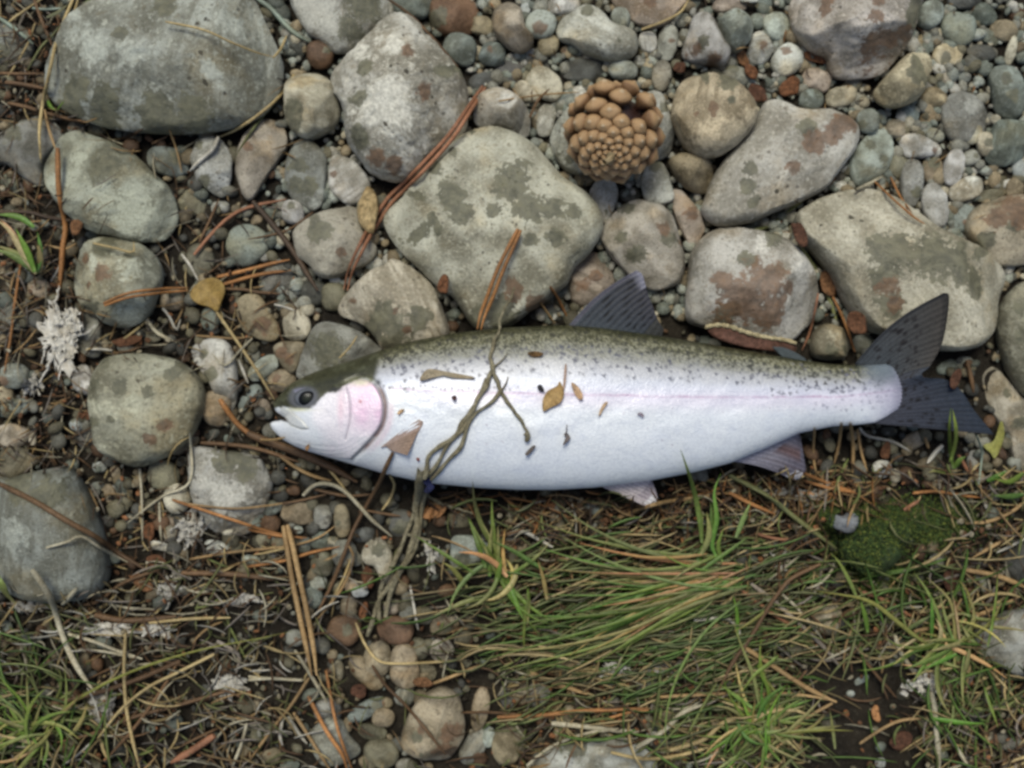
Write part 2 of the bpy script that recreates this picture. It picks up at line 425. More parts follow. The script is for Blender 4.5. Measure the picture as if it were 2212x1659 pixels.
stone('stone', T('B1', [(650,790),(700,700),(800,600),(900,510),(1000,470),(1040,430),(1120,450),(1230,520),(1330,620),(1400,760),(1440,870),(1470,990),(1400,1080),(1200,1130),(1000,1110),(930,1020),(850,930),(740,880),(670,850)]), (0.44,0.41,0.33), 'cream pointed stone with a grey stained base against the trout’s nape', pa=tp('B1',(1000,880,120),(920,960,90),(1280,870,90),(1100,1000,120)), pb=tp('B1',(1090,830,28),(1180,980,35),(690,780,25)), pc=tp('B1',(1140,910,36)), h=.020)
stone('stone', T('B1', [(420,1050),(470,950),(560,900),(700,930),(830,980),(930,1060),(1000,1120),(960,1200),(760,1280),(520,1340),(350,1310),(370,1180)]), 'g', 'dark grey stone with white flecks just above the trout’s eye', pc=tp('B1',(720,980,60),(440,1240,80),(880,1050,40)), pa=tp('B1',(600,1130,150)), h=.016)
stone('stone', T('C0', [(1260,840),(1290,700),(1340,610),(1450,555),(1600,570),(1730,630),(1830,720),(1880,820),(1870,920),(1800,1010),(1700,1100),(1590,1160),(1460,1150),(1370,1080),(1310,980),(1270,900)]), (0.39,0.33,0.24), 'round tan stone with a grey smudge and white rim right of the pine cone', h=.02, dz=.007, pa=tp('C0',(1650,640,75),(1480,570,40),(1660,800,30)), pb=tp('C0',(1520,840,40),(1390,880,18),(1520,900,18)), pc=tp('C0',(1500,1060,110),(1800,900,60),(1700,1020,70)))
stone('stone', T('D0', [(300,760),(400,750),(540,810),(760,810),(870,850),(960,920),(980,1010),(950,1120),(880,1220),(800,1320),(730,1400),(600,1470),(500,1520),(350,1580),(200,1640),(0,1670),(-100,1640),(-170,1560),(-150,1480),(-80,1300),(40,1130),(160,990),(240,860)]), (0.42,0.40,0.35), 'long flat whitish stone with a brown stain at one tip and a dark crack line', h=.017, prof=3.0, pb=tp('D0',(850,940,85),(760,1040,80),(620,1090,85),(460,1280,50)), pa=tp('D0',(560,990,70),(130,1400,60),(150,1280,50),(170,1520,50)), pd=tp('D0',(355,1450,14),(110,1240,10),(245,1350,10),(235,1430,10),(225,1500,10)))
stone('stone', T('D0', [(500,0),(495,130),(530,240),(620,350),(750,420),(780,500),(850,570),(1000,575),(1150,550),(1250,460),(1310,370),(1380,230),(1420,100),(1440,-40),(1200,-140),(700,-140)]), (0.41,0.37,0.34), 'big pinkish-white stone with brown bands and a purplish side', h=.025, prof=2.7, pb=tp('D0',(620,80,50),(640,10,40),(1020,120,50),(1010,230,55),(1060,470,95),(1160,430,80),(1270,330,60)), pa=tp('D0',(1340,130,75),(1330,0,70),(1290,240,60)), rough=1.4)
stone('stone', T('D1', [(520,150),(560,80),(750,-20),(1000,-80),(1180,-50),(1300,10),(1420,100),(1560,200),(1700,270),(1850,350),(1980,420),(2060,520),(2070,600),(2030,750),(2000,880),(1950,1000),(1850,1090),(1700,1120),(1560,1110),(1400,1090),(1200,1010),(1060,950),(920,800),(850,680),(780,540),(640,360),(550,250)]), (0.46,0.43,0.34), 'largest cream stone with a broad olive wet patch, under the trout’s upper tail lobe', h=.022, prof=3.0,
      pa=tp('D1',(1160,400,190),(1450,430,190),(1650,500,170),(1800,600,120),(1100,600,110),(1150,800,100),(1850,680,60),(1880,400,60)), pb=tp('D1',(1130,680,80),(1180,800,60)), pd=tp('D1',(870,100,18),(945,120,14),(1180,120,10),(660,190,12)))
stone('stone', T('D1', [(-262,480),(-242,380),(-170,290),(-90,230),(50,205),(200,220),(350,250),(450,300),(560,400),(650,520),(700,640),(700,760),(660,880),(590,960),(500,1040),(300,1060),(100,1020),(-100,960),(-270,900),(-285,750),(-275,600)]), (0.40,0.38,0.33), 'rounded stone with a large brown and purple stain beside the dorsal fin', h=.021, pb=tp('D1',(250,640,170),(100,800,190),(330,860,150),(480,700,70),(-40,620,70)), pa=tp('D1',(0,880,90),(330,300,60),(130,450,60)), pc=tp('D1',(560,520,90),(360,770,30),(470,800,50),(250,330,50)))
stone('stone', T('D1', [(1780,230),(1800,120),(1870,50),(1970,10),(2100,-40),(2260,-20),(2360,100),(2360,320),(2260,450),(2120,490),(1980,470),(1900,390),(1830,310)]), (0.33,0.28,0.20), 'tan stone with a brown top beside the largest cream stone', pb=tp('D1',(2130,100,150),(1960,170,80)), pa=tp('D1',(2050,230,60),(1880,330,60)))
stone('stone', T('D1', [(2010,950),(2030,800),(2100,680),(2212,600),(2400,560),(2520,800),(2520,1200),(2370,1450),(2220,1450),(2120,1320),(2050,1150)]), (0.23,0.225,0.175), 'mottled grey-olive stone beyond the tail fin', pa=tp('D1',(2150,1000,70),(2120,800,50)), rough=1.3)
stone('stone', T('D1', [(1910,1290),(1990,1230),(2080,1330),(2212,1480),(2370,1600),(2370,1900),(2212,2000),(2130,1900),(2080,1750),(1970,1560),(1930,1430)]), (0.34,0.31,0.24), 'crusty beige stone touching the tip of the lower tail lobe', rough=2.0, pa=tp('D1',(2050,1400,40),(2150,1650,60)), dz=-.004)
stone('stone', T('A1', [(545,620),(560,480),(620,350),(700,280),(850,270),(1000,300),(1120,380),(1180,480),(1190,580),(1150,720),(1080,860),(980,930),(880,940),(780,900),(700,830),(620,780),(560,700)]), (0.33,0.335,0.28), 'round grey-white cobble with an orange needle pair lying on it', pb=tp('A1',(640,450,40),(850,560,70),(680,640,40)), pc=tp('A1',(740,480,70),(1060,520,80),(980,900,60)), pa=tp('A1',(820,320,80),(1020,390,40),(720,800,80)), h=.02)
stone('stone', T('A1', [(690,1400),(710,1290),(790,1190),(900,1145),(1100,1140),(1300,1180),(1430,1270),(1500,1370),(1515,1500),(1500,1560),(1430,1720),(1300,1850),(1150,1930),(1020,1970),(880,1930),(760,1860),(715,1740),(695,1580),(685,1480)]), (0.31,0.295,0.23), 'mottled buff and dark grey stone left of the trout’s mouth', rough=1.5, h=.022, pa=tp('A1',(780,1360,55),(980,1370,70),(1200,1380,50),(900,1620,35),(770,1640,45),(850,1210,40),(1350,1250,60)), pc=tp('A1',(750,1520,60),(900,1540,70),(1050,1480,70),(800,1850,60)), pb=tp('A1',(1300,1650,60),(1200,1750,50)))
stone('stone', T('A2', [(-80,820),(100,760),(300,700),(460,680),(560,730),(640,880),(700,1000),(760,1180),(800,1350),(800,1500),(740,1600),(640,1650),(450,1670),(250,1650),(100,1600),(-80,1520)]), (0.235,0.245,0.215), 'large smooth blue-grey stone crossed by a brown reed', h=.023, pa=tp('A2',(200,800,130),(450,850,120)), pc=tp('A2',(200,1150,120)))
stone('stone', T('C1', [(740,250),(790,150),(900,40),(1000,0),(1100,20),(1200,50),(1270,130),(1320,300),(1360,450),(1330,600),(1240,650),(1130,670),(1000,600),(850,460),(770,350)]), (0.34,0.32,0.27), 'grey stone with dark stains right beside the dorsal fin’s tip', pa=tp('C1',(1220,320,60),(980,450,65),(900,30,50),(830,250,50)), pb=tp('C1',(1180,240,50),(1330,330,30)), h=.017)
stone('stone', T('C1', [(510,680),(520,520),(600,430),(680,380),(760,430),(830,540),(840,620),(760,740),(620,790),(540,770)]), (0.27,0.22,0.17), 'small brown and white stone tucked in front of the dorsal fin', pb=tp('C1',(700,560,60),(600,640,50)), pc=tp('C1',(640,500,40),(720,660,40)), dz=-.002)
stone('stone', T('C0', [(370,1050),(400,930),(500,800),(620,700),(760,720),(800,900),(760,1120),(650,1260),(560,1290),(450,1230)]), (0.42,0.42,0.37), 'smooth pale stone with one dark spot lying partly under the pine cone', pa=tp('C0',(500,1200,36),(430,1150,20)), h=.013)
stone('stone', T('C0', [(1060,700),(1180,690),(1240,820),(1285,960),(1270,1080),(1220,1160),(1120,1180),(1030,1050),(1000,850)]), (0.33,0.34,0.31), 'grey-white stone under the pine cone’s right side', h=.012, pa=tp('C0',(1190,820,40)))
stone('stone', T('A2', [(1400,560),(1500,530),(1700,560),(1900,600),(1980,720),(2000,850),(1930,1050),(1850,1150),(1700,1180),(1550,1130),(1430,950),(1390,750)]), (0.29,0.28,0.26), 'flat crumbly grey stone with lavender bloom left of the trout’s throat', pa=tp('A2',(1700,600,110),(1850,680,80)), pc=tp('A2',(1700,900,130),(1560,800,70)), rough=1.8, h=.011, dz=-.002)
stone('stone', T('A1', [(1420,1080),(1550,1020),(1680,1050),(1740,1180),(1755,1350),(1740,1500),(1680,1570),(1600,1450),(1500,1280),(1430,1180)]), (0.36,0.35,0.32), 'long whitish stone beside the trout’s snout', pa=tp('A1',(1480,1120,40),(1560,1290,50)), pc=tp('A1',(1640,1080,60)))
stone('stone', T('B3', [(1110,1440),(1150,1300),(1220,1180),(1330,1090),(1430,1070),(1540,1130),(1580,1280),(1580,1400),(1500,1560),(1400,1600),(1280,1580),(1150,1520)]), (0.33,0.28,0.20), 'tan oval stone with brown-edged end among the grass stems', pb=tp('B3',(1500,1350,80),(1450,1500,80),(1270,1310,30)), pa=tp('B3',(1240,1360,45),(1280,1500,18)), h=.017)
stone('stone', T('C3', [(260,1620),(350,1520),(520,1460),(800,1440),(1000,1470),(1120,1560),(1140,1700),(800,1780),(300,1780)]), (0.40,0.40,0.36), 'whitish rough stone under straw at the litter’s edge', rough=1.6, pa=tp('C3',(550,1470,80)))
stone('stone', T('D3', [(1850,720),(1900,600),(2000,560),(2130,500),(2320,480),(2380,800),(2230,1000),(2050,910),(1880,820)]), (0.34,0.33,0.29), 'rough whitish stone among green grass blades', rough=1.7, h=.014)
stone('stone', T('D3', [(2060,150),(2120,20),(2250,-60),(2380,100),(2320,260),(2150,290)]), 'd', 'dark grey stone under dry grass near the moss')
stone('stone', T('C0', [(415,230),(450,150),(560,70),(650,50),(740,90),(820,180),(900,210),(990,250),(1020,330),(990,410),(900,450),(780,450),(640,400),(520,320),(440,290)]), (0.44,0.43,0.39), 'large white pear-shaped pebble with a grey smudge on its narrow top', pa=tp('C0',(630,105,45),(860,350,25)), h=.014)
stone('stone', T('C0', [(840,-20),(860,60),(940,140),(1050,200),(1150,210),(1250,170),(1330,70),(1360,-20),(1100,-110)]), 'p', 'white and tan stone above the small white pebbles', pb=tp('C0',(1090,20,70)))
stone('stone', T('C0', [(1340,390),(1390,230),(1430,120),(1530,110),(1600,180),(1650,300),(1690,400),(1650,490),(1540,480),(1400,450)]), 'w', 'white conical stone with a brown stained base', pb=tp('C0',(1400,400,45),(1560,470,45)), pa=tp('C0',(1460,360,55)), h=.014)
stone('stone', T('C0', [(1610,190),(1640,120),(1760,70),(1850,130),(1870,220),(1830,320),(1750,385),(1680,340)]), 'B', 'smooth pale blue-grey stone with dark scratches', pa=tp('C0',(1730,140,20),(1760,160,18),(1830,270,14)), h=.014, dz=.003)
stone('stone', T('C0', [(1820,400),(1860,260),(1930,230),(2000,310),(2005,400),(1950,470),(1880,480),(1840,450)]), 'w', 'small white stone with one brown oval spot', pb=tp('C0',(1930,350,30)))
stone('stone', T('D0', [(1110,680),(1160,600),(1250,500),(1340,410),(1440,385),(1520,410),(1530,500),(1480,600),(1450,690),(1400,750),(1250,795),(1150,750)]), (0.44,0.39,0.27), 'cream tongue-shaped stone with an olive wet patch', pa=tp('D0',(1380,520,75),(1340,610,70),(1420,620,50)), h=.016, dz=.004)
stone('stone', T('D0', [(920,1200),(980,1080),(1080,970),(1170,940),(1240,1020),(1240,1150),(1190,1260),(1110,1340),(1000,1380),(940,1330)]), 'B', 'blue-white oval stone beside the long flat whitish stone', pa=tp('D0',(1060,1060,45),(1150,1180,40)))
stone('stone', T('D0', [(1290,1060),(1320,1000),(1400,985),(1530,1030),(1590,1100),(1550,1150),(1450,1170),(1340,1160)]), 'w', 'white pebble with a pink smear', pb=tp('D0',(1540,1110,25)))
stone('stone', T('D0', [(1950,560),(2010,490),(2120,490),(2200,590),(2220,760),(2190,850),(2100,880),(2000,820),(1970,700)]), 'b', 'oval blue-grey stone with dark and pale blotches', pa=tp('D0',(2050,600,60),(2100,720,50)), pc=tp('D0',(2070,700,25),(2080,530,30)))
stone('stone', T('D0', [(1930,1180),(1950,1050),(2000,900),(2150,890),(2260,950),(2270,1100),(2150,1200),(2030,1230)]), 'b', 'dark blue-grey angular stone near a buff flat stone')
stone('stone', T('D0', [(1590,800),(1680,690),(1800,680),(1900,760),(1940,900),(1880,1020),(1720,1060),(1620,980)]), 'g', 'buff grey flat stone sunk in the fine gravel', h=.006, dz=-.001, rough=1.5, pc=tp('D0',(1800,800,70)))
stone('stone', T('C0', [(1240,1190),(1330,1130),(1480,1160),(1560,1230),(1570,1370),(1500,1430),(1380,1390),(1280,1290)]), 't', 'dull tan stone between the pine cone and the long flat whitish stone', h=.012)
stone('stone', T('C0', [(1040,1330),(1080,1210),(1150,1180),(1230,1250),(1270,1380),(1280,1470),(1190,1510),(1090,1500),(1050,1420)]), 'w', 'upright white pebble just below the pine cone', pa=tp('C0',(1130,1210,40)), dz=.002)
stone('stone', T('C0', [(660,1410),(720,1330),(820,1310),(870,1400),(860,1500),(790,1640),(740,1620),(690,1500)]), 'w', 'drop-shaped white pebble beside the blotched stone', pa=tp('C0',(770,1580,22)))
stone('stone', T('C0', [(1260,1420),(1330,1400),(1400,1470),(1470,1560),(1500,1640),(1510,1700),(1460,1790),(1400,1810),(1340,1720),(1290,1600)]), 'p', 'brown-striped pebble with a white end', pb=tp('C0',(1400,1580,60)), pc=tp('C0',(1400,1780,35)))
stone('stone', T('C0', [(-60,150),(-30,60),(60,15),(140,50),(175,150),(200,240),(245,290),(230,350),(150,390),(60,350),(-30,260)]), 'p', 'long pinkish beige pebble beside a small white angular pebble', h=.013, pc=tp('C0',(110,180,60)), dz=.003)
stone('stone', T('B0', [(1650,870),(1680,720),(1780,665),(1900,670),(2000,740),(2060,840),(2065,940),(2030,1010),(1850,960),(1700,940)]), (0.36,0.345,0.30), 'greyish-white cobble pressed against the top of the blotched stone', pc=tp('B0',(1900,780,60)), h=.014)
stone('stone', T('B0', [(400,1005),(470,1050),(560,1150),(570,1260),(555,1400),(540,1500),(470,1560),(400,1530),(300,1460),(265,1350),(265,1230),(300,1110)]), 'g', 'grey oval pebble with two dark grey windows and a pale rim', pa=tp('B0',(370,1240,70),(440,1400,70),(340,1370,60)), pc=tp('B0',(500,1530,45),(530,1420,22)))
stone('stone', T('B0', [(590,1180),(660,1140),(780,1200),(860,1290),(890,1380),(830,1470),(740,1510),(640,1460),(580,1360)]), 'w', 'white rounded pebble with a rusty notch', pb=tp('B0',(620,1300,28)))
stone('stone', T('A0', [(1900,900),(2000,880),(2100,960),(2120,1080),(2060,1180),(1980,1290),(1900,1420),(1840,1480),(1780,1420),(1740,1250),(1760,1080),(1830,960)]), 'p', 'narrow pinkish-beige stone below the largest boulder’s right side', pc=tp('A0',(1960,960,60),(1830,1350,50)), pb=tp('A0',(1850,1090,40)))
stone('stone', T('A0', [(1410,1150),(1450,1050),(1560,1010),(1660,1060),(1710,1180),(1700,1330),(1650,1450),(1560,1420),(1460,1330),(1420,1230)]), 'w', 'whitish flaking stone below the largest boulder', rough=1.8, pa=tp('A0',(1480,1080,40),(1530,1360,50)))
stone('stone', T('A2', [(-40,700),(0,570),(130,520),(230,580),(310,620),(240,680),(100,780),(0,750)]), 'o', 'olive angular stone leaning on the large smooth blue-grey stone', prof=2.2)
stone('stone', T('A1', [(1750,800),(1770,720),(1840,690),(1920,710),(1980,800),(2050,910),(2070,980),(2020,1040),(1920,1030),(1800,970),(1760,880)]), 't', 'smooth tan pebble with a pinkish-brown end', pb=tp('A1',(1940,940,60)))
stone('stone', T('B1', [(240,910),(260,850),(350,805),(420,850),(450,930),(430,1010),(360,1040),(270,1020)]), 'c', 'cream six-sided pebble with small dark specks', pd=tp('B1',(330,870,12),(370,950,10)))
stone('stone', T('B1', [(175,1090),(230,1050),(330,1040),(410,1060),(400,1150),(340,1260),(280,1270),(210,1180)]), 't', 'small tan pebble with a dark brown band', pb=tp('B1',(250,1130,45),(300,1180,50)))
stone('stone', T('D1', [(640,1080),(660,980),(740,915),(830,930),(910,1000),(930,1090),(860,1170),(740,1180),(660,1150)]), (0.28,0.26,0.19), 'rounded olive-buff pebble just in front of the tail', pa=tp('D1',(740,1120,50),(850,1100,40)), pc=tp('D1',(740,1000,30)), h=.016)
stone('stone', T('B2', [(820,1320),(870,1230),(970,1200),(1040,1290),(1060,1400),(1050,1530),(980,1530),(920,1420),(850,1390)]), 'c', 'buff two-tone pebble under the lower end of the twig', pa=tp('B2',(950,1280,60)))
stone('stone', T('B2', [(1480,1290),(1500,1190),(1650,1185),(1760,1230),(1740,1340),(1620,1400),(1520,1440),(1470,1380)]), 'B', 'pale blue-grey stone with a dark lower half right of the twig', pa=tp('B2',(1560,1360,70)))
stone('stone', T('B3', [(450,1400),(560,1290),(680,1310),(740,1420),(820,1530),(740,1600),(620,1640),(500,1600)]), (0.25,0.255,0.21), 'greenish-grey flat stone under crossing orange needles')
stone('stone', T('D2', [(850,1250),(950,1150),(1150,1050),(1330,1090),(1370,1200),(1290,1320),(1200,1420),(1080,1480),(950,1420),(870,1340)]), 'm', 'stone overgrown with dark green moss', h=.016)
stone('stone', T('D2', [(780,1090),(800,1030),(880,1040),(940,1005),(985,1050),(975,1110),(930,1160),(870,1150),(820,1130)]), (.15, .155, .16), 'small grey notched pebble sitting on the moss', zc=.018, h=.006, rough=1.5)

# ------------------------------------------------------------------ pebbles: tile, x, y, rx, ry, turn, colour, lift
PEB = [
 ('C0',295,180,115,105,10,'B',.004),('C0',360,340,75,80,0,'t',.002),('C0',470,40,130,72,-10,'w',0),('C0',890,130,82,66,40,'B',.004),('C0',1090,310,70,82,-10,'w',0),
 ('C0',1240,320,72,135,5,'g',.001),('C0',1340,150,62,60,0,'g',-.002),('C0',1150,400,46,44,0,'g',0),('C0',1030,460,58,46,20,'g',-.001),('C0',1090,490,36,78,10,'t',0),
 ('C0',510,385,66,42,20,'t',-.001),('C0',610,520,175,95,8,'d',-.003),('C0',250,470,120,80,0,'d',-.004),('C0',90,530,130,120,0,'d',-.004),('C0',910,520,105,78,5,'B',.002),
 ('C0',1190,555,76,116,8,'g',.002),('C0',340,620,140,110,35,'c',0),('C0',200,680,110,75,20,'c',.001),('C0',470,770,85,75,0,'b',-.003),('C0',340,890,68,122,8,'w',.001),
 ('C0',625,1310,78,62,-20,'t',-.002),('C0',950,1330,52,48,0,'g',-.003),('C0',960,1440,80,62,0,'g',-.004),('C0',1730,560,112,78,10,'g',-.001),('C0',1700,40,130,56,0,'p',0),
 ('C0',1840,-5,70,26,0,'w',.004),('C0',1440,1480,60,50,0,'b',-.004),('C0',1260,250,30,30,0,'b',-.004),('C0',560,20,0,0,0,'g',0),('C0',760,20,50,60,0,'o',-.003),('C0',1430,20,46,60,0,'b',-.004),
 ('D0',390,190,92,108,-30,'B',0),('D0',300,20,60,46,0,'b',-.002),('D0',420,20,60,50,0,'b',-.003),('D0',465,450,112,122,35,'w',0),('D0',690,590,118,80,20,'p',-.001),('D0',640,730,92,78,0,'b',.006),
 ('D0',860,715,120,76,-12,'c',0),('D0',985,760,80,100,0,'g',-.003),('D0',1060,895,82,96,0,'B',.003),('D0',1155,860,46,52,0,'b',-.001),('D0',1270,950,76,70,20,'p',0),('D0',1360,845,78,70,0,'b',-.001),
 ('D0',1520,860,80,60,-15,'t',-.001),('D0',1550,720,92,78,10,'t',0),('D0',1560,1000,66,52,15,'B',.002),('D0',1730,1080,66,42,5,'g',0),('D0',1280,1230,82,92,30,'o',-.001),('D0',1380,1340,86,172,8,'g',.002),
 ('D0',1540,1260,86,102,-10,'t',-.001),('D0',1690,1230,72,140,12,'w',.003),('D0',1815,1165,66,60,-20,'g',0),('D0',1780,1390,132,84,-14,'w',.002),('D0',1550,1520,96,158,-12,'w',.002),('D0',1750,1610,92,104,15,'b',-.002),
 ('D0',2145,1390,66,82,10,'t',0),('D0',1960,1440,112,44,-16,'o',0),('D0',1930,1060,62,92,-10,'c',.002),('D0',1840,985,60,82,10,'c',.001),('D0',1720,210,132,116,15,'b',.001),('D0',1515,105,98,108,20,'B',.002),
 ('D0',1910,110,96,82,10,'b',0),('D0',1950,275,82,54,30,'b',-.001),('D0',1890,390,112,62,5,'d',0),('D0',2060,225,98,86,0,'t',0),('D0',1645,405,110,82,10,'c',0),('D0',1470,310,104,64,-20,'t',-.003),
 ('D0',2120,370,38,112,15,'c',.003),('D0',2195,410,52,56,0,'b',-.001),('D0',1770,0,128,72,5,'d',.002),('D0',2170,110,70,60,0,'n',-.003),('D0',2185,1230,62,92,0,'B',0),('D0',870,1300,70,58,-40,'d',-.004),
 ('D0',1190,1345,52,46,0,'t',-.002),('D0',1640,580,66,50,0,'c',-.001),('D0',1760,520,80,60,0,'g',-.003),('D0',2000,1350,90,50,-10,'o',-.003),('D0',1640,880,50,40,0,'g',-.003),('D0',350,650,40,36,0,'B',-.002),('D0',300,580,40,30,0,'g',-.003),
 ('D0',320,720,36,30,0,'b',-.002),('D0',470,620,60,46,30,'g',-.004),('D0',1480,600,40,60,0,'w',-.002),('D0',2000,880,40,34,0,'c',.002),('D0',1960,660,26,24,0,'c',0),('D0',230,1680,140,40,-20,'b',-.004),('D0',420,1600,90,56,-20,'g',-.004),
 ('B0',1210,10,150,138,0,'b',0),('B0',1500,120,190,180,0,'n',-.004),('B0',1705,195,96,74,5,'t',-.001),('B0',1550,360,126,112,20,'b',.002),('B0',1790,395,96,92,10,'b',.001),('B0',1650,520,90,40,-10,'o',-.004),('B0',1720,600,110,66,-20,'d',-.002),
 ('B0',1940,500,130,90,0,'d',-.005),('B0',2070,400,60,42,0,'g',-.001),('B0',2035,60,40,46,0,'B',0),('B0',1760,50,60,70,0,'o',-.003),('B0',320,1570,88,86,0,'w',.002),('B0',515,400,98,112,-10,'n',.001),('B0',330,330,92,128,10,'d',-.004),('B0',600,1080,70,60,0,'d',-.006),
 ('B0',200,760,60,70,0,'b',-.005),('B0',2140,880,60,110,0,'t',-.001),('B0',1300,210,60,60,0,'o',-.006),
 ('A0',1250,1190,150,110,10,'b',-.001),('A0',90,1350,90,60,30,'b',-.004),('A0',150,1510,70,46,0,'B',-.003),('A0',40,860,70,56,0,'w',-.003),('A0',560,950,70,46,10,'g',-.003),('A0',2060,330,70,90,0,'d',-.006),('A0',1990,1560,70,60,0,'b',-.004),
 ('A0',1430,1500,120,90,20,'o',-.004),('A0',1620,1530,70,46,0,'w',-.002),('A0',1880,1620,60,40,0,'t',-.004),
 ('A1',1550,880,72,90,0,'b',0),('A1',1830,330,150,160,20,'b',-.002),('A1',1480,450,112,132,10,'o',-.003),('A1',2040,590,132,112,0,'g',-.003),('A1',1270,740,92,86,0,'p',-.003),('A1',1950,1240,128,72,-32,'B',0),('A1',2080,1330,104,86,0,'t',-.002),('A1',1860,1150,64,52,-20,'g',-.002),
 ('A1',100,1300,104,94,5,'B',.002),('A1',620,1330,86,114,-15,'w',0),('A1',300,165,84,58,-10,'B',-.002),('A1',130,60,64,44,0,'b',-.003),('A1',650,980,92,190,-12,'g',-.001),('A1',40,1430,64,60,0,'t',0),('A1',130,1530,84,62,-15,'b',-.001),('A1',15,1550,60,50,0,'b',0),
 ('A1',180,560,80,60,20,'b',-.002),('A1',40,560,70,110,0,'t',-.004),('A1',290,650,90,70,20,'p',-.002),('A1',60,850,80,110,0,'g',-.003),('A1',1100,1000,110,70,-20,'o',-.003),('A1',700,1060,60,60,0,'d',-.004),('A1',1180,60,60,50,0,'g',-.004),('A1',1700,80,60,50,0,'d',-.005),('A1',1300,520,60,80,0,'d',-.005),
 ('A1',30,1010,70,70,0,'d',-.004),('A1',2160,720,60,60,0,'g',-.004),('A1',1880,1430,60,80,-10,'b',-.003),
 ('A2',1590,250,116,132,10,'t',-.001),('A2',1200,740,122,112,20,'o',0),('A2',1350,510,132,64,-28,'t',-.001),('A2',1300,910,100,112,10,'c',.002),('A2',80,450,140,88,10,'p',0),('A2',150,230,84,62,-10,'b',-.001),('A2',40,150,74,62,0,'t',-.002),('A2',570,365,52,50,0,'B',.001),('A2',640,460,92,96,0,'d',-.003),
 ('A2',820,890,46,96,-20,'t',0),('A2',2000,980,64,60,0,'b',0),('A2',1600,1280,96,62,20,'w',0),('A2',1260,1170,54,60,0,'c',.001),('A2',1850,560,70,50,0,'o',-.003),('A2',740,680,54,42,0,'B',-.002),('A2',850,720,40,50,0,'t',-.001),('A2',940,910,44,70,-10,'o',-.001),('A2',860,840,46,40,0,'g',-.002),('A2',720,830,50,40,0,'B',-.002),
 ('A2',1940,1230,50,64,0,'g',-.001),('A2',2060,1230,60,60,0,'o',-.001),('A2',1180,1260,90,30,15,'w',.002),('A2',1940,250,60,80,-10,'p',-.002),('A2',1800,220,40,80,10,'b',-.003),('A2',1430,430,46,40,0,'n',0),('A2',240,450,28,80,0,'c',.002),('A2',1690,470,40,40,0,'b',-.003),('A2',1560,440,60,34,-20,'d',-.002),
 ('A2',800,1080,50,50,0,'d',-.003),('A2',960,1080,60,60,0,'d',-.003),('A2',1240,1080,60,50,0,'p',-.002),('A2',1680,1150,40,34,0,'c',.001),('A2',1850,1360,70,36,5,'B',-.001),('A2',1990,1330,60,40,0,'g',-.003),
 ('B2',350,1010,112,92,10,'t',-.001),('B2',680,1080,64,118,-6,'t',.002),('B2',540,1050,66,92,0,'g',-.001),('B2',1120,1090,98,102,0,'d',-.003),('B2',700,1320,86,112,-10,'g',-.001),('B2',530,1390,86,92,0,'o',-.001),('B2',850,1180,92,60,0,'d',-.004),('B2',520,1220,62,74,10,'b',-.001),
 ('B2',100,1210,52,60,0,'o',0),('B2',230,1250,60,62,0,'t',-.001),('B2',400,1260,56,60,0,'b',-.002),('B2',180,975,62,40,0,'b',-.001),('B2',500,1530,72,66,10,'B',0),('B2',810,1600,62,42,-10,'w',.002),('B2',60,1060,60,70,0,'b',-.001),('B2',70,900,90,110,0,'g',-.004),('B2',340,1140,50,34,0,'B',0),('B2',610,1220,42,34,0,'c',.001),
 ('B2',740,1550,60,46,0,'p',-.002),('B2',1040,960,60,46,0,'d',-.002),('B2',1550,1060,90,70,0,'o',-.004),('B2',1980,1240,80,60,10,'d',-.004),('B2',640,1450,50,40,0,'d',-.002),
 ('B3',460,400,76,90,-10,'b',0),('B3',690,640,124,112,10,'n',0),('B3',1065,640,145,96,16,'n',.001),('B3',940,850,104,130,-10,'t',.001),('B3',860,960,160,88,44,'t',-.001),('B3',1140,900,112,160,-6,'t',.001),('B3',1410,790,84,92,-30,'c',0),('B3',1240,780,76,82,0,'o',-.002),
 ('B3',860,1230,152,66,-32,'b',0),('B3',985,1290,82,70,10,'t',.002),('B3',900,1390,114,60,8,'o',.001),('B3',970,1540,134,104,5,'o',0),('B3',1700,1220,66,164,8,'t',0),('B3',1990,1080,66,112,-4,'t',0),('B3',2130,1120,90,90,0,'g',.001),('B3',1640,1500,86,146,28,'g',-.001),('B3',1900,1490,120,132,0,'t',-.001),
 ('B3',1145,1640,72,52,0,'g',0),('B3',290,1640,74,46,0,'b',0),('B3',1280,530,78,72,0,'o',-.002),('B3',1160,500,62,62,0,'g',-.001),('B3',1440,600,116,70,-10,'t',-.003),('B3',1140,1130,72,72,10,'g',-.001),('B3',570,1230,104,84,0,'g',-.002),('B3',2160,1610,84,80,0,'g',-.001),('B3',730,480,66,80,0,'t',0),('B3',640,940,60,80,0,'o',-.002),
 ('B3',1000,1180,50,44,0,'t',0),('B3',330,700,70,60,0,'g',-.003),('B3',880,1640,60,34,0,'o',.001),('B3',1760,1430,50,80,10,'B',0),('B3',1300,950,80,70,0,'o',-.003),('B3',80,1380,120,90,0,'o',-.004),('B3',160,1560,80,60,0,'t',-.004),('B3',1050,470,60,60,0,'p',-.003),('B3',1600,880,60,40,0,'o',-.004),
 ('C3',500,920,114,104,0,'t',0),('C3',80,1460,112,132,0,'t',-.001),('C3',60,1120,60,100,0,'g',-.004),('C3',690,950,40,50,0,'w',-.003),('C3',1150,1440,80,60,0,'w',-.003),
 ('D3',750,560,112,116,10,'c',-.001),('D3',340,735,62,66,0,'t',-.001),('D3',520,790,70,50,0,'o',-.002),('D3',1270,850,50,60,0,'g',-.002),('D3',1320,1110,50,50,0,'o',-.002),('D3',930,1110,32,26,0,'B',-.001),('D3',1010,1010,60,26,-30,'b',-.001),('D3',1150,1620,40,36,0,'B',0),('D3',2120,1480,80,50,0,'g',-.003),
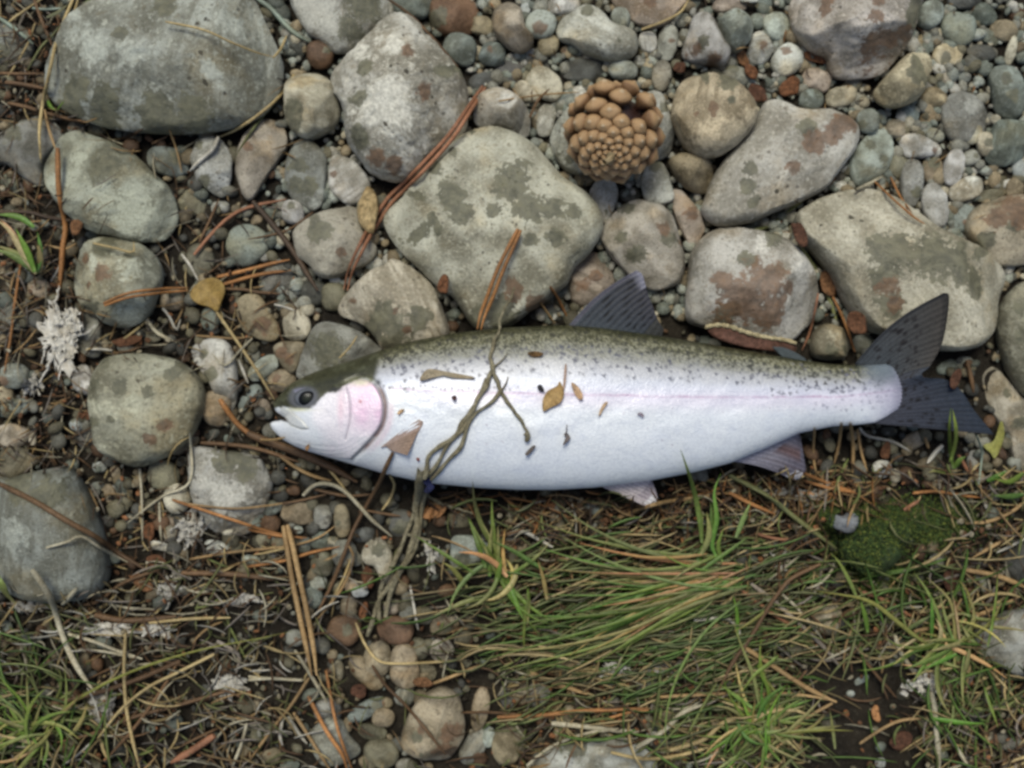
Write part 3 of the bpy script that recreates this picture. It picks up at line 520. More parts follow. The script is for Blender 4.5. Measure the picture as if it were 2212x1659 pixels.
 ('D2',1165,690,72,66,0,'w',0),('D2',1260,745,44,52,0,'c',.001),('D2',1400,480,90,60,-30,'p',-.002),('D2',630,1180,60,90,-20,'d',-.002),('D2',1840,640,56,90,0,'g',-.003),('D2',1220,420,60,40,0,'d',-.003),('D2',2170,650,80,60,0,'g',-.003),
 ('C2',420,1030,52,86,0,'p',-.003),('C2',600,960,46,50,0,'b',-.003),('C2',680,980,60,52,0,'b',-.003),('C2',520,880,70,40,0,'d',-.003),('C2',1270,1020,50,36,0,'g',-.003),('C2',90,1260,120,60,0,'g',-.004),
 ('B1',470,690,112,92,0,'d',-.003),('B1',620,720,102,104,0,'o',-.001),('B1',400,780,90,60,0,'d',-.005),('C1',400,810,112,80,0,'d',-.004),('C1',280,850,70,50,0,'d',-.004),('D1',1030,1060,94,70,0,'g',-.003),('D1',1640,1230,80,50,-20,'b',-.003),('B1',1520,880,80,90,0,'d',-.006),('C1',1230,800,60,60,0,'d',-.006),('D1',1760,1200,70,46,0,'g',-.004),('D1',1430,1240,60,30,-30,'d',-.003),
]
LAND = [('the pine cone', 1325, 275), ('the trout’s dorsal fin', 1330, 650), ('the trout’s tail fin', 2010, 780), ('the trout’s snout', 590, 900), ('the trout’s nape', 800, 740),
        ('the largest boulder', 350, 150), ('the white dried algae', 130, 720), ('the yellow dead leaf', 452, 632), ('the mossy stone', 1880, 1180), ('the forked twig', 860, 1220), ('the blotched stone', 1060, 480),
        ('the big pinkish-white stone', 1850, 60), ('the largest cream stone', 1950, 600), ('the long flat whitish stone', 1700, 350), ('the wedge-shaped stone', 740, 30), ('the white pear-shaped pebble', 1290, 75),
        ('the mottled buff stone', 320, 890), ('the large smooth blue-grey stone', 100, 1170), ('the upright orange needle pair', 650, 1330), ('the tan oval stone', 935, 1560), ('the swept grass tuft', 1450, 1330), ('the trout’s pelvic fin', 1350, 1070),
        ('the buff flat stone', 2080, 255), ('the pale blue-grey scratched stone', 1585, 65), ('the rough whitish stone', 2180, 1390), ('the smooth tan pebble', 560, 690), ('the narrow pinkish-beige stone', 560, 340), ('the brown-stained rounded stone', 1620, 610), ('the anal fin', 1660, 1000)]
def near(x, y):
    return min(LAND, key=lambda l: (l[1] - x) ** 2 + (l[2] - y) ** 2)[0]
def shape_word(rx, ry):
    k = max(rx, ry) / max(1, min(rx, ry))
    return 'round' if k < 1.18 else 'oval' if k < 1.7 else 'elongated'
from collections import Counter
pebs = []
for i, (tile, x, y, rx, ry, ang, col, lift) in enumerate(PEB):
    if rx == 0: continue
    cx, cy = T(tile, [(x, y)])[0]; rx *= .293; ry *= .293
    rr = random.Random(i * 7 + 3)
    n = 12; a = math.radians(ang); pts = []
    ph = [rr.uniform(0, 6.28) for _ in range(4)]; am = [rr.uniform(.02, .07), rr.uniform(.02, .07), rr.uniform(.01, .035), rr.uniform(0, .025)]
    ex = rr.uniform(2.0, 2.9)
    for k in range(n):
        t = 2 * math.pi * k / n; ct, st = math.cos(t), math.sin(t)
        r = 1 / (abs(ct) ** ex + abs(st) ** ex) ** (1 / ex)
        r *= 1 + am[0] * math.sin(t + ph[0]) + am[1] * math.sin(2 * t + ph[1]) + am[2] * math.sin(3 * t + ph[2]) + am[3] * math.sin(4 * t + ph[3])
        px, py = rx * r * ct, ry * r * st
        pts.append((cx + px * math.cos(a) - py * math.sin(a), cy + px * math.sin(a) + py * math.cos(a)))
    kw = {}
    u = rr.random(); m = min(rx, ry)
    def spot(f): return [(cx + rr.uniform(-.7, .7) * rx, cy + rr.uniform(-.7, .7) * ry, m * f)]
    if u < .22: kw['pa'] = spot(rr.uniform(.3, .6))
    elif u < .29: kw['pb'] = spot(rr.uniform(.25, .5))
    elif u < .50: kw['pc'] = spot(rr.uniform(.3, .6))
    sz = 'tiny' if max(rx, ry) < 15 else 'small' if max(rx, ry) < 24 else 'medium' if max(rx, ry) < 36 else 'large'
    lab = f"{sz} {WORD[col]} {shape_word(rx, ry)} pebble beside {near(cx, cy)}"
    o = stone('pebble', pts, col, lab, prof=rr.uniform(2.1, 2.8), dz=lift, cat='pebble', group=None, h=m / K * rr.uniform(.6, .85), **kw)
    pebs.append((o, lab, (cx, cy)))
def near2(x, y, first):
    return min([l for l in LAND if l[0] != first], key=lambda l: (l[1] - x) ** 2 + (l[2] - y) ** 2)[0]
def settle(items, sep, gname, gone, cats):
    """same words twice: say which side they lie on; what is still alike shares its label and group"""
    cnt = Counter(l for _, l, _ in items)
    out = []
    for o, l, c in items:
        if cnt[l] > 1 and sep in l:
            l2 = l + ', towards ' + near2(c[0], c[1], l.split(sep)[1])
            if len(l2.split()) <= 15: l = l2
        out.append((o, l))
    cnt = Counter(l for _, l in out)
    for o, l in out:
        o['label'] = l; o['category'] = cats(o)
        o['group'] = gname + l.split(sep)[1] if cnt[l] > 1 else gone
settle(pebs, ' beside ', 'look-alike pebbles beside ', 'loose pebbles of the shore', lambda o: 'pebble')
# ------------------------------------------------------------------ fine gravel between the stones (nobody could count it)
def ico():
    bm = bmesh.new(); bmesh.ops.create_icosphere(bm, subdivisions=2, radius=1.0)
    v = np.array([x.co[:] for x in bm.verts]); f = np.array([[q.index for q in p.verts] for p in bm.faces]); bm.free()
    return v, f
IV, IF = ico()
def gravel(name, n, box, rad, cols, label, seed, hmax=0.0035, mask=None, zlift=(-.3, .35), tone=(.6, 1.05)):
    r = np.random.default_rng(seed)
    V, F, C = [], [], []
    x = r.uniform(box[0], box[2], n); y = r.uniform(box[1], box[3], n)
    rr = rad[0] * (rad[1] / rad[0]) ** (r.random(n) ** 1.6)
    ok = hget(x, y) < hmax
    if mask is not None: ok &= mask(x, y, r.random(n))
    cw = np.array([PAL[c] for c in cols]); shapes = []
    for k in range(8):
        d = 1 + 0.22 * fbm(IV * 1.3 + k * 9.1, k, 2); shapes.append(IV * d[:, None])
    m = 0
    for i in np.nonzero(ok)[0]:
        s = shapes[int(r.integers(8))]
        sc = np.array([1, r.uniform(.6, 1), r.uniform(.45, .75)]) * rr[i] / K
        a = r.uniform(0, 6.283); b = r.normal(0, .3); ca, sa, cb, sb = math.cos(a), math.sin(a), math.cos(b), math.sin(b)
        p = s * sc
        p = np.c_[p[:, 0] * cb + p[:, 2] * sb, p[:, 1], -p[:, 0] * sb + p[:, 2] * cb]
        p = np.c_[p[:, 0] * ca - p[:, 1] * sa, p[:, 0] * sa + p[:, 1] * ca, p[:, 2]]
        z = r.uniform(*zlift) * rr[i] / K + .0008
        V.append(p + np.array(W(x[i], y[i], z))); F.append(IF + m * len(IV))
        c = cw[int(r.integers(len(cw)))] * r.uniform(*tone); C.append(np.repeat(c[None], len(IV), 0)); m += 1
    me = mesh_from(name, np.vstack(V), np.vstack(F), M_GRAVEL); cattr(me, 'tone', np.vstack(C))
    o = link(name, me); tag(o, label, 'gravel', kind='stuff'); return o
def m_shore(x, y, u):        # clean gravel: the upper right of the bank
    return (y < 690 - 0.0 * x) & (x > 520 + 200 * u)
def m_rest(x, y, u):
    soil = (x > 1720) & (y > 1400) & (x < 2000)
    litter = y > 1060 + (x < 900) * 0
    return ~(m_shore(x, y, u)) & ~(soil & (u > .12)) & ~(litter & (u > .65))
gravel('gravel', 9000, (-40, -40, 2260, 720), (6, 19), 'bBwgtcgbBog', 'fine grey and tan gravel filling the gaps between the clean stones', 21, mask=m_shore, tone=(.45, .95))
gravel('gravel', 6800, (-40, -40, 2260, 1710), (5, 22), 'ogtdbootnd', 'dirty fine gravel showing through the litter and between the darker stones', 22, mask=m_rest, tone=(.32, .8))
def m_out(x, y, u): return (x < -60) | (x > 2275) | (y < -60) | (y > 1720)
gravel('gravel', 7000, (-900, -850, 3100, 2500), (10, 60), 'bBwgtcgtpo', 'shore gravel and cobbles beyond the photographed patch', 23, hmax=.02, mask=m_out)

# ------------------------------------------------------------------ the trout
ZF = 0.031
DOR = np.array([(600,858),(628,829),(660,812),(686,801),(720,790),(760,778),(818,758),(892,736),(979,720),(1067,709),(1185,703),(1226,702),(1300,708),(1373,718),(1490,736),(1593,754),(1637,761),(1725,777),(1790,786),(1845,789),(1885,788),(1925,786),(1946,790)], float)
VEN = np.array([(600,940),(613,951),(640,965),(663,974),(745,998),(833,1024),(921,1043),(1038,1054),(1120,1058),(1200,1058),(1285,1053),(1411,1037),(1500,1020),(1575,1001),(1650,970),(1725,936),(1798,921),(1850,918),(1890,913),(1920,898),(1946,884)], float)
FRONT = np.array([(600,858),(594,866),(591,876),(596,888),(606,896),(614,903),(604,908),(592,910),(584,915),(587,925),(600,940)], float)
WID = np.array([(590,.0045),(620,.0100),(664,.0150),(740,.0185),(833,.0205),(950,.0222),(1100,.0232),(1250,.0225),(1400,.0205),(1550,.0170),(1700,.0125),(1800,.0090),(1880,.0052),(1946,.0014)], float)
yd = lambda x: np.interp(x, DOR[:, 0], DOR[:, 1])
yv = lambda x: np.interp(x, VEN[:, 0], VEN[:, 1])
def smooth1(f, x, w=14):
    return (f(x - w) + f(x - w / 2) + f(x) + f(x + w / 2) + f(x + w)) / 5
def gauss(d, w): return np.exp(-(d / w) ** 2)
def sst(a, b, x):
    t = np.clip((x - a) / (b - a), 0, 1); return t * t * (3 - 2 * t)
OPC = smooth_open([(760,829),(775,822),(790,819.5),(812,826),(828,846),(837,874),(833,909),(819,933),(790,964),(764,988)], 90)
def poly_dist(X, Y, C):
    d = np.full(X.shape, 1e9)
    for k in range(len(C) - 1):
        ax, ay = C[k]; bx, by = C[k + 1]; vx, vy = bx - ax, by - ay
        t = np.clip(((X - ax) * vx + (Y - ay) * vy) / (vx * vx + vy * vy + 1e-9), 0, 1)
        d = np.minimum(d, np.hypot(X - ax - t * vx, Y - ay - t * vy))
    return d
def in_poly(X, Y, C):
    ins = np.zeros(X.shape, bool); n = len(C); j = n - 1
    for i in range(n):
        xi, yi = C[i]; xj, yj = C[j]
        ins ^= ((yi > Y) != (yj > Y)) & (X < (xj - xi) * (Y - yi) / (yj - yi + 1e-12) + xi); j = i
    return ins
def fish_thick(X, V):
    w = smooth1(lambda x: np.interp(x, WID[:, 0], WID[:, 1]), X, 30)
    return w * np.clip(1 - np.abs(V) ** 2.15, 0, 1) ** 0.55
def build_fish():
    xs = np.r_[np.linspace(600, 850, 170)[:-1], np.linspace(850, 1946, 430)]
    nu, nv = len(xs), 170
    ang = np.linspace(0, math.pi, nv)
    wv = 0.5 * (0.6 * (1 - np.cos(ang)) + 0.4 * (2 * ang / math.pi))       # 0 back ... 1 belly
    FR = smooth_open(FRONT, 200); fd = np.r_[0, np.cumsum(np.linalg.norm(np.diff(FR, axis=0), axis=1))]; fd /= fd[-1]
    U, Wv = np.meshgrid(xs, wv, indexing='ij')
    Y = yd(U) * (1 - Wv) + yv(U) * Wv
    fx = np.interp(Wv, fd, FR[:, 0]); fy = np.interp(Wv, fd, FR[:, 1])
    fall = np.exp(-((U - 600) / 24) ** 1.4)
    X = U + (fx - 600) * fall
    Y = Y + (fy - (858 * (1 - Wv) + 940 * Wv)) * fall
    Vv = 1 - 2 * Wv
    Tk = fish_thick(U, Vv)
    front = np.clip((U - 600) / 75, 0, 1); Tk *= np.sqrt(np.clip(1 - (1 - front) ** 2, 0, 1))
    # rounded scaled edge at the tail
    Xe = X.copy(); tail = sst(1900, 1946, U)
    X = X - tail * (9 * Vv ** 4 - 2 + 1.0 * np.sin(Wv * 75) + 14 * np.clip(Vv, 0, 1))
    top = Tk.copy()
    # head relief
    opin = in_poly(X, Y, [tuple(p) for p in OPC] + [(700, 985), (690, 840)])
    dop = poly_dist(X, Y, OPC)
    sd = np.where(opin, -dop, dop)
    hw = sst(700, 770, X)
    top += hw * 0.0010 * (1 - sst(-3, 2, sd)) - 0.0009 * gauss(sd - 5, 5) * hw
    PRE = smooth_open([(758,836),(765,858),(769,886),(766,915),(757,945)], 40)
    top -= 0.0006 * gauss(poly_dist(X, Y, PRE), 2.6)
    for k, off in enumerate((0, 11, 22)):
        BR = smooth_open([(650,950 + off),(700,962 + off),(750,960 + off * .8),(800,930 + off)], 40)
        top -= 0.0002 * gauss(poly_dist(X, Y, BR), 3.5)
    MX = [(614,876),(641,892),(664,908),(675,922),(662,924),(638,917),(621,907),(606,892)]
    mdi = np.where(in_poly(X, Y, MX), 1, -1) * poly_dist(X, Y, np.array(MX + MX[:1], float))
    top += 0.0005 * sst(-2, 2.5, mdi)
    MO = smooth_open([(612,903),(623,906),(640,917),(663,926),(678,926)], 30)
    top -= 0.0003 * gauss(poly_dist(X, Y, MO), 2.6)
    de = np.hypot((X - 664) / 36, (Y - 858) / 25)
    top -= 0.0010 * gauss(de, 0.95)
    top += fbm(np.c_[X.ravel() / 60, Y.ravel() / 40, np.zeros(X.size)], 4, 3).reshape(X.shape) * 0.0006 * np.clip(1 - np.abs(Vv), 0, 1)
    # ---- colour of the skin
    n1 = fbm(np.c_[X.ravel() / 5, Y.ravel() / 5, np.zeros(X.size)], 31, 3).reshape(X.shape)
    n2 = fbm(np.c_[X.ravel() / 22, Y.ravel() / 14, np.zeros(X.size)], 37, 3).reshape(X.shape)
    n3 = vnoise(np.c_[X.ravel() / 2.6, Y.ravel() / 2.6, np.zeros(X.size)], 41).reshape(X.shape)
    d = Y - yd(U)
    yl = np.interp(X, [820, 900, 1080, 1490, 1800, 1946], [836, 842, 848, 857, 857, 842])
    def C(r, g, b): return np.array([r, g, b])
    col = np.zeros(X.shape + (3,)); col[:] = C(.81, .845, .875)
    def mixc(m, c):
        nonlocal col
        m = np.clip(m, 0, 1)[..., None]; col = col * (1 - m) + c * m
    mixc(sst(30, -25, Y - yl) * .95, C(.65, .68, .77))
    lat = np.maximum(yl - yd(U), 20)
    q = d / lat + .05 * n2
    mixc(sst(.95, .55, q) * .95, C(.43, .435, .45))
    mixc(sst(.62, .34, q) * .95, C(.27, .268, .22))
    mixc(sst(.36, .20, q) * .9, C(.155, .148, .080))
    mixc(np.where(n3 > .22, 1, 0) * sst(.62, .22, q) * .5, C(.40, .39, .27))
    mixc(np.where(n3 < -.22, 1, 0) * sst(.62, .18, q) * .8, C(.055, .055, .030))
    db = np.interp(X, [820, 900, 1100, 1350, 1500, 1700, 1900], [20, 19, 20, 19, 16, 12, 7])
    mixc(sst(1.2, .3, (d + 7 * n1) / db), C(.030, .031, .012))
    mixc(np.where(n3 > .28, 1, 0) * sst(1.3, .4, d / db) * sst(0, 4, d) * .6, C(.13, .125, .06))
    mixc(gauss(Y - yl + 1.5 * n2, 2.3) * np.clip(.6 + .5 * n1 + .5 * n2, 0, 1) * sst(835, 860, X), C(.40, .22, .36))
    mixc(gauss(Y - yl - 8, 20) * .35 * sst(840, 1000, X), C(.80, .66, .82))
    mixc(sst(.15, .6, n2) * sst(10, 40, Y - yl) * .35, C(.66, .70, .78))
    # dark spots
    r = np.random.default_rng(5)
    def splat(sx, sy, sr, colr, st):
        nonlocal col
        iu = np.nonzero(np.abs(xs - sx) < sr * 3 + 6)[0]
        if len(iu) == 0: return
        sl = slice(iu[0], iu[-1] + 1)
        dd = np.hypot(X[sl] - sx, (Y[sl] - sy))
        a = np.arctan2(Y[sl] - sy, X[sl] - sx)
        m = sst(1.25, .75, dd / (sr * (1 + .35 * np.sin(3 * a + sx) + .2 * n1[sl])))[..., None] * st
        col[sl] = col[sl] * (1 - m) + colr * m
    for k in range(470):
        sx = r.uniform(835, 1900); top_d = 14; lat = np.interp(sx, [835, 1080, 1490, 1940], [842, 848, 857, 842]) - yd(sx)
        q = r.random() ** 1.25; dd = top_d + q * (lat * (1.02 if sx > 1650 or sx < 900 else .74) - top_d)
        splat(sx, yd(sx) + dd, r.uniform(2.4, 4.1), C(.075, .08, .11) if dd > 45 else C(.045, .045, .035), r.uniform(.45, .92))
    for k in range(60):
        sx = r.uniform(1700, 1935); splat(sx, r.uniform(yd(sx) + 10, yv(sx) - 30), r.uniform(2.2, 3.8), C(.16, .16, .24), r.uniform(.3, .6))
    for k in range(26):
        splat(840 + k * 11 + r.normal(0, 2), 836 + k * .2 + r.normal(0, 2.5), 2.6, C(.09, .09, .10), .7)
    for k in range(30):
        splat(r.uniform(850, 1700), r.uniform(870, 960), r.uniform(1.5, 2.6), C(.33, .28, .36), r.uniform(.2, .6))
    # head
    hd = sst(845, 825, X)
    cheek = opin & (X > 600)
    mixc(hd * (Y > 880) * .8, C(.80, .82, .83))
    mixc(sst(3, -3, sd) * sst(690, 730, X), C(.85, .80, .83))
    mixc(sst(2, -3, sd) * sst(735, 800, X) * sst(950, 885, Y) * (.75 + .3 * n2), C(.82, .55, .72))
    mixc(sst(40, 20, np.hypot(X - 715, (Y - 892) * .8)) * .8, C(.88, .84, .86))
    mixc(gauss(X - 748 - 0 * Y, 7) * gauss(Y - 880, 32) * .6, C(.78, .52, .60))
    mixc(gauss(poly_dist(X, Y, PRE), 1.8) * .65, C(.34, .30, .34))
    mixc(gauss(np.hypot(X - 790, Y - 866), 3.2), C(.45, .12, .14))
    mixc(gauss(sd - 5.0, 5.5) * sst(822, 845, Y) * sst(985, 960, Y) * .92, C(.15, .075, .06))
    mixc(gauss(sd - 1.5, 1.8) * sst(890, 930, Y) * .9, C(.07, .055, .07))
    mixc(gauss(sd - 17, 7) * sst(850, 885, Y) * sst(985, 950, Y) * .55, C(.80, .58, .62))
    ydk = np.interp(X, [580, 596, 612, 634, 650, 676, 692, 706, 720, 738, 748, 762, 792, 818, 830], [882, 881, 879, 880, 883, 882, 874, 856, 848, 846, 838, 828, 817, 826, 845])
    dark = sst(3.5, -3.5, Y - ydk + 3 * n1) * sst(829, 814, X + 5 * n2 + .10 * (Y - 800))
    mixc(dark, C(.043, .044, .020)); mixc(dark * sst(.0, .5, n2 + .4 * n1) * .7, C(.10, .105, .06)); mixc(dark * sst(.1, .5, -n2 - .4 * n1) * .6, C(.016, .017, .008))
    mixc(gauss(np.hypot((X - 790) / 24, (Y - 826) / 8), 1) * .75, C(.62, .62, .36))
    mixc(gauss(np.hypot((X - 735) / 14, (Y - 841) / 5), 1) * .95, C(.02, .02, .02))
    mixc(gauss(np.hypot((X - 826) / 7, (Y - 826) / 7), 1) * .9, C(.035, .035, .03))
    mixc(sst(1.2, .75, de) * .85, C(.12, .125, .14))
    mixc(sst(1.0, .6, np.hypot((X - 660) / 26, (Y - 844) / 7)) * .8, C(.24, .24, .32))
    mixc(gauss(np.hypot((X - 655) / 30, (Y - 884) / 3.5), 1) * .7, C(.75, .74, .45))
    mixc(sst(-1.5, 2, mdi) * .7, C(.60, .61, .58)); mixc(gauss(mdi + 1, 1.8) * sst(880, 890, Y) * sst(625, 640, X) * .55, C(.42, .40, .28))
    mixc(gauss(poly_dist(X, Y, MO), 1.6) * sst(645, 622, X) * .6, C(.10, .08, .07))
    mixc(sst(5.5, 3, np.abs(Y - 903 - .25 * (X - 610))) * sst(634, 618, X), C(.02, .012, .01))
    mixc(sst(.0, .5, n2) * (Y > 940) * hd * .3, C(.62, .66, .66))
    # tail root
    mixc(sst(1850, 1935, X) * .75, C(.42, .40, .50))
    mixc(sst(1835, 1895, X) * sst(70, 15, d + 10 * n2) * .9, C(.13, .165, .185))
    mixc(sst(1915, 1942, X) * .6, C(.20, .20, .27))
    # assemble both sides of the one continuous skin
    zt = ZF + np.maximum(top, 0); zb = ZF - Tk * 0.95
    s = (CAM_H - ZF) / CAM_H
    wx = (X - 1106) / K * s; wy = (829.5 - Y) / K * s
    idt = np.arange(nu * nv).reshape(nu, nv); idb = idt + nu * nv
    idb[0, :] = idt[0, :]; idb[:, 0] = idt[:, 0]; idb[:, -1] = idt[:, -1]; idb[-1, :] = idt[-1, :]
    zt[0, :] = ZF; zt[:, 0] = ZF; zt[:, -1] = ZF; zt[-1, :] = ZF
    V = np.vstack([np.c_[wx.ravel(), wy.ravel(), zt.ravel()], np.c_[wx.ravel(), wy.ravel(), zb.ravel()]])
    q = lambda a: np.c_[a[:-1, :-1].ravel(), a[:-1, 1:].ravel(), a[1:, 1:].ravel(), a[1:, :-1].ravel()]
    Fq = np.vstack([q(idt), q(idb)[:, ::-1]])
    used = np.unique(Fq); remap = np.full(len(V), -1); remap[used] = np.arange(len(used))
    cc = np.vstack([col.reshape(-1, 3)] * 2)[used]
    me = mesh_from('body', V[used] - np.array(FO), remap[Fq], M_SKIN); cattr(me, 'skin', np.clip(cc, 0.01, .9))
    # height chart
    for k in range(0, nu, 2):
        ii = int((X[k, 0] - HX0) / HS)
    gi = ((X - HX0) / HS).astype(int); gj = ((Y - HY0) / HS).astype(int)
    np.maximum.at(HM, (gj.ravel(), gi.ravel()), zt.ravel())
    return me

def skin_material():
    s = NT('fish_skin')
    tc = s.node('ShaderNodeTexCoord'); v = tc.outputs['Object']
    mp = s.node('ShaderNodeMapping'); mp.inputs['Scale'].default_value = (760, 900, 500); s.l(v, mp.inputs['Vector'])
    vo = s.node('ShaderNodeTexVoronoi'); vo.inputs['Scale'].default_value = 1.0; s.l(mp.outputs[0], vo.inputs['Vector'])
    base = s.attr('skin', out='Color')
    n = s.noise(v, 1800, 3); n2 = s.noise(v, 90, 4)
    c = s.mix(s.rng(vo.outputs['Distance'], .1, .8, 0, .45), base, s.mix(1.0, base, (.66, .67, .72), 'MULTIPLY'))
    c = s.mix(s.rng(n2, .4, .65, 0, .35), c, s.mix(1.0, c, (.88, .90, .96), 'MULTIPLY'))
    s.set('Base Color', c); s.set('Roughness', s.rng(n, .3, .7, .36, .52)); s.set('Specular IOR Level', .40)
    s.set('Metallic', .12); s.set('Subsurface Weight', .0)
    s.set('Coat Weight', .20); s.set('Coat Roughness', .22)
    s.bump(s.math('ADD', vo.outputs['Distance'], s.math('MULTIPLY', n, .6)), .35, .0004)
    return s.m
def fin_material():
    s = NT('fin_membrane')
    base = s.attr('skin', out='Color'); tc = s.node('ShaderNodeTexCoord')
    n = s.noise(tc.outputs['Object'], 900, 4)
    c = s.mix(s.rng(n, .35, .65, 0, 1), s.mix(1.0, base, (.8, .8, .8), 'MULTIPLY'), s.mix(1.0, base, (1.2, 1.2, 1.22), 'MULTIPLY'))
    s.set('Base Color', s.mix(1.0, c, (.62, .62, .62), 'MULTIPLY')); s.set('Roughness', .55); s.set('Specular IOR Level', .18); s.bump(n, .3, .0004)
    return s.m
M_SKIN, M_FIN = skin_material(), fin_material()
FO = W(1250, 880, ZF - .022)
trout = empty('trout', FO)
tag(trout, 'dead silver trout with dark speckled back lying on its side on the stones', 'fish')
link('body', build_fish(), trout)

def fin(name, base, edge, nr, na, zb, ze, colf, nridge, bow=0.0, label=None, amp=.00016, lift=None):
    B = smooth_open(base, nr); E = smooth_open(edge, nr)
    u = np.linspace(0, 1, na)
    V, C = [], []
    for k in range(nr):
        w = k / (nr - 1); dv = E[k] - B[k]; nn = np.array([dv[1], -dv[0]])
        for a in u:
            p = B[k] + dv * a + nn * bow * math.sin(math.pi * a) * (1 - w)
            z = zb + (ze - zb) * a + (lift(a, w) if lift else 0)
            rid = math.cos(w * nridge * 2 * math.pi)
            x, y, _ = W(p[0], p[1], z)
            V.append((x, y, z + amp * rid * (0.4 + .6 * a))); C.append(colf(a, w, rid, p))
    V = np.array(V); n = len(V)
    V2 = V.copy(); V2[:, 2] -= .0007
    idt = np.arange(n).reshape(nr, na); F = []
    for k in range(nr - 1):
        for j in range(na - 1):
            a, b, c, d = idt[k, j], idt[k, j + 1], idt[k + 1, j + 1], idt[k + 1, j]
            F.append((a, b, c, d)); F.append((n + d, n + c, n + b, n + a))
    loop = [idt[k, 0] for k in range(nr)] + [idt[-1, j] for j in range(1, na)] + [idt[k, -1] for k in range(nr - 2, -1, -1)] + [idt[0, j] for j in range(na - 2, 0, -1)]
    for a, b in zip(loop, loop[1:] + loop[:1]): F.append((b, a, n + a, n + b))
    me = mesh_from(name, np.vstack([V, V2]) - np.array(FO), F, M_FIN); cattr(me, 'skin', np.clip(np.array(C + C), .005, 1.0))
    bm = bmesh.new(); bm.from_mesh(me); bmesh.ops.recalc_face_normals(bm, faces=bm.faces); bm.to_mesh(me); bm.free()
    o = link(name, me, trout)
    if label: o['label'] = label
    for v in V: 
        i, j = int(((v[0] * K * CAM_H / (CAM_H - v[2]) + 1106) - HX0) / HS), int(((829.5 - v[1] * K * CAM_H / (CAM_H - v[2])) - HY0) / HS)
        HM[j, i] = max(HM[j, i], v[2])
    return o
def lerp(a, b, t): return tuple(a[i] + (b[i] - a[i]) * t for i in range(3))
rf = random.Random(3)
def c_dorsal(a, w, rid, p):
    base = lerp((.075, .092, .11), (.06, .06, .075), a)
    st = max(0, math.sin(a * 17 + w * 21 + 3 * math.sin(w * 40)))
    dk = min(1, max(0, .35 - 1.3 * rid)) * (1 if .15 < a < .93 else .3) * (.35 + .65 * st)
    c = lerp(base, (.008, .008, .010), min(1, dk))
    if a > .86 and w < .3: c = lerp(c, (.34, .34, .42), (a - .86) / .14)
    if w < .06: c = lerp(c, (.16, .155, .20), .6)
    if w > .8: c = lerp(c, (.07, .07, .06), .7)
    return c
fin('dorsal_fin', [(1226,706),(1270,709),(1320,716),(1370,722),(1428,732)], [(1375,584),(1387,592),(1393,610),(1399,632),(1406,650),(1413,670),(1421,690),(1434,712)], 78, 30, ZF, ZF + .003, c_dorsal, 13, bow=.06, label='blue-grey dorsal fin with dark streaks and a pale tip')
spots = [(rf.uniform(0, .75), rf.uniform(.02, .98)) for _ in range(95)]
def c_tail(a, w, rid, p):
    base = lerp((.07, .085, .10), (.062, .055, .048), a) if w < .42 else lerp((.065, .068, .092), (.042, .055, .078), a)
    c = lerp(base, tuple(k * .55 for k in base), (.5 - .5 * rid) * (.1 + .6 * abs(math.sin(w * 23 + a * 2))))
    for sa, sw in spots:
        if abs(a - sa) < .022 and abs(w - sw) < .014: c = lerp(c, (.012, .010, .012), .75)
    if w < .03 or w > .985: c = lerp(c, (.022, .025, .032), .6)
    if a > .93 and (w < .3): c = lerp(c, (.02, .02, .02), .6)
    return c
fin('tail_fin', [(1846,788),(1888,802),(1912,812),(1922,822),(1926,834),(1927,846),(1928,852),(1926,862),(1922,872),(1914,884),(1900,900),(1876,914)],
    [(2040,632),(2050,640),(2046,690),(2034,745),(2010,790),(1992,806),(2000,816),(2042,820),(2077,845),(2104,886),(2134,922),(2147,939)], 200, 40, ZF - .001, ZF + .001, c_tail, 29, bow=.07, amp=.00006, label='dark grey forked tail fin with rows of small spots',
    lift=lambda a, w: .004 * a * (1 - w) ** 2 - .006 * a * max(0, w - .5))
def c_pelvic(a, w, rid, p):
    c = lerp((.98, .86, .84), (.80, .71, .72), a); c = lerp(c, tuple(k * .62 for k in c), (.5 - .5 * rid) * .7)
    if a > .82 and .1 < w < .5: c = lerp(c, (.95, .95, .98), .8)
    elif a > .6 and w > .25: c = lerp(c, (.28, .24, .30), .5)
    return c
fin('pelvic_fin', [(1284,1044),(1310,1043),(1340,1040),(1370,1036),(1404,1030)], [(1394,1093),(1412,1090),(1420,1076),(1416,1058),(1409,1040)], 50, 22, ZF - .006, ZF - .011, c_pelvic, 8, label='pale pinkish pelvic fin with a white tip')
def c_anal(a, w, rid, p):
    c = lerp((.52, .50, .58), (.17, .16, .21), min(1, a * 1.3)); c = lerp(c, (.20, .13, .135), .5 + .5 * math.sin(w * 14)) if .3 < a < .9 and .25 < w < .75 else c
    c = lerp(c, tuple(k * .6 for k in c), (.5 - .5 * rid) * .7)
    if a > .85 and w < .25: c = lerp(c, (.62, .63, .70), .8)
    return c
fin('anal_fin', [(1572,995),(1610,984),(1650,966),(1690,946),(1730,930)], [(1716,1038),(1733,1030),(1741,1017),(1738,995),(1733,965),(1728,938)], 60, 24, ZF - .003, ZF - .010, c_anal, 10, bow=.05, label='mauve grey anal fin with a pale tip')
fin('adipose_fin', [(1690,772),(1705,774),(1722,778),(1745,783)], [(1668,749),(1690,750),(1712,758),(1738,773)], 14, 8, ZF, ZF, lambda a, w, r, p: (.08, .10, .105), 1, amp=0)
def c_pect(a, w, rid, p):
    c = lerp((.44, .33, .27), (.40, .28, .20), a); c = lerp(c, tuple(k * .75 for k in c), (.5 - .5 * rid) * .5)
    if w < .3: c = lerp(c, (.62, .48, .43), .5)
    return c
ztop = lambda x, y: float(hget(x, y)[0])
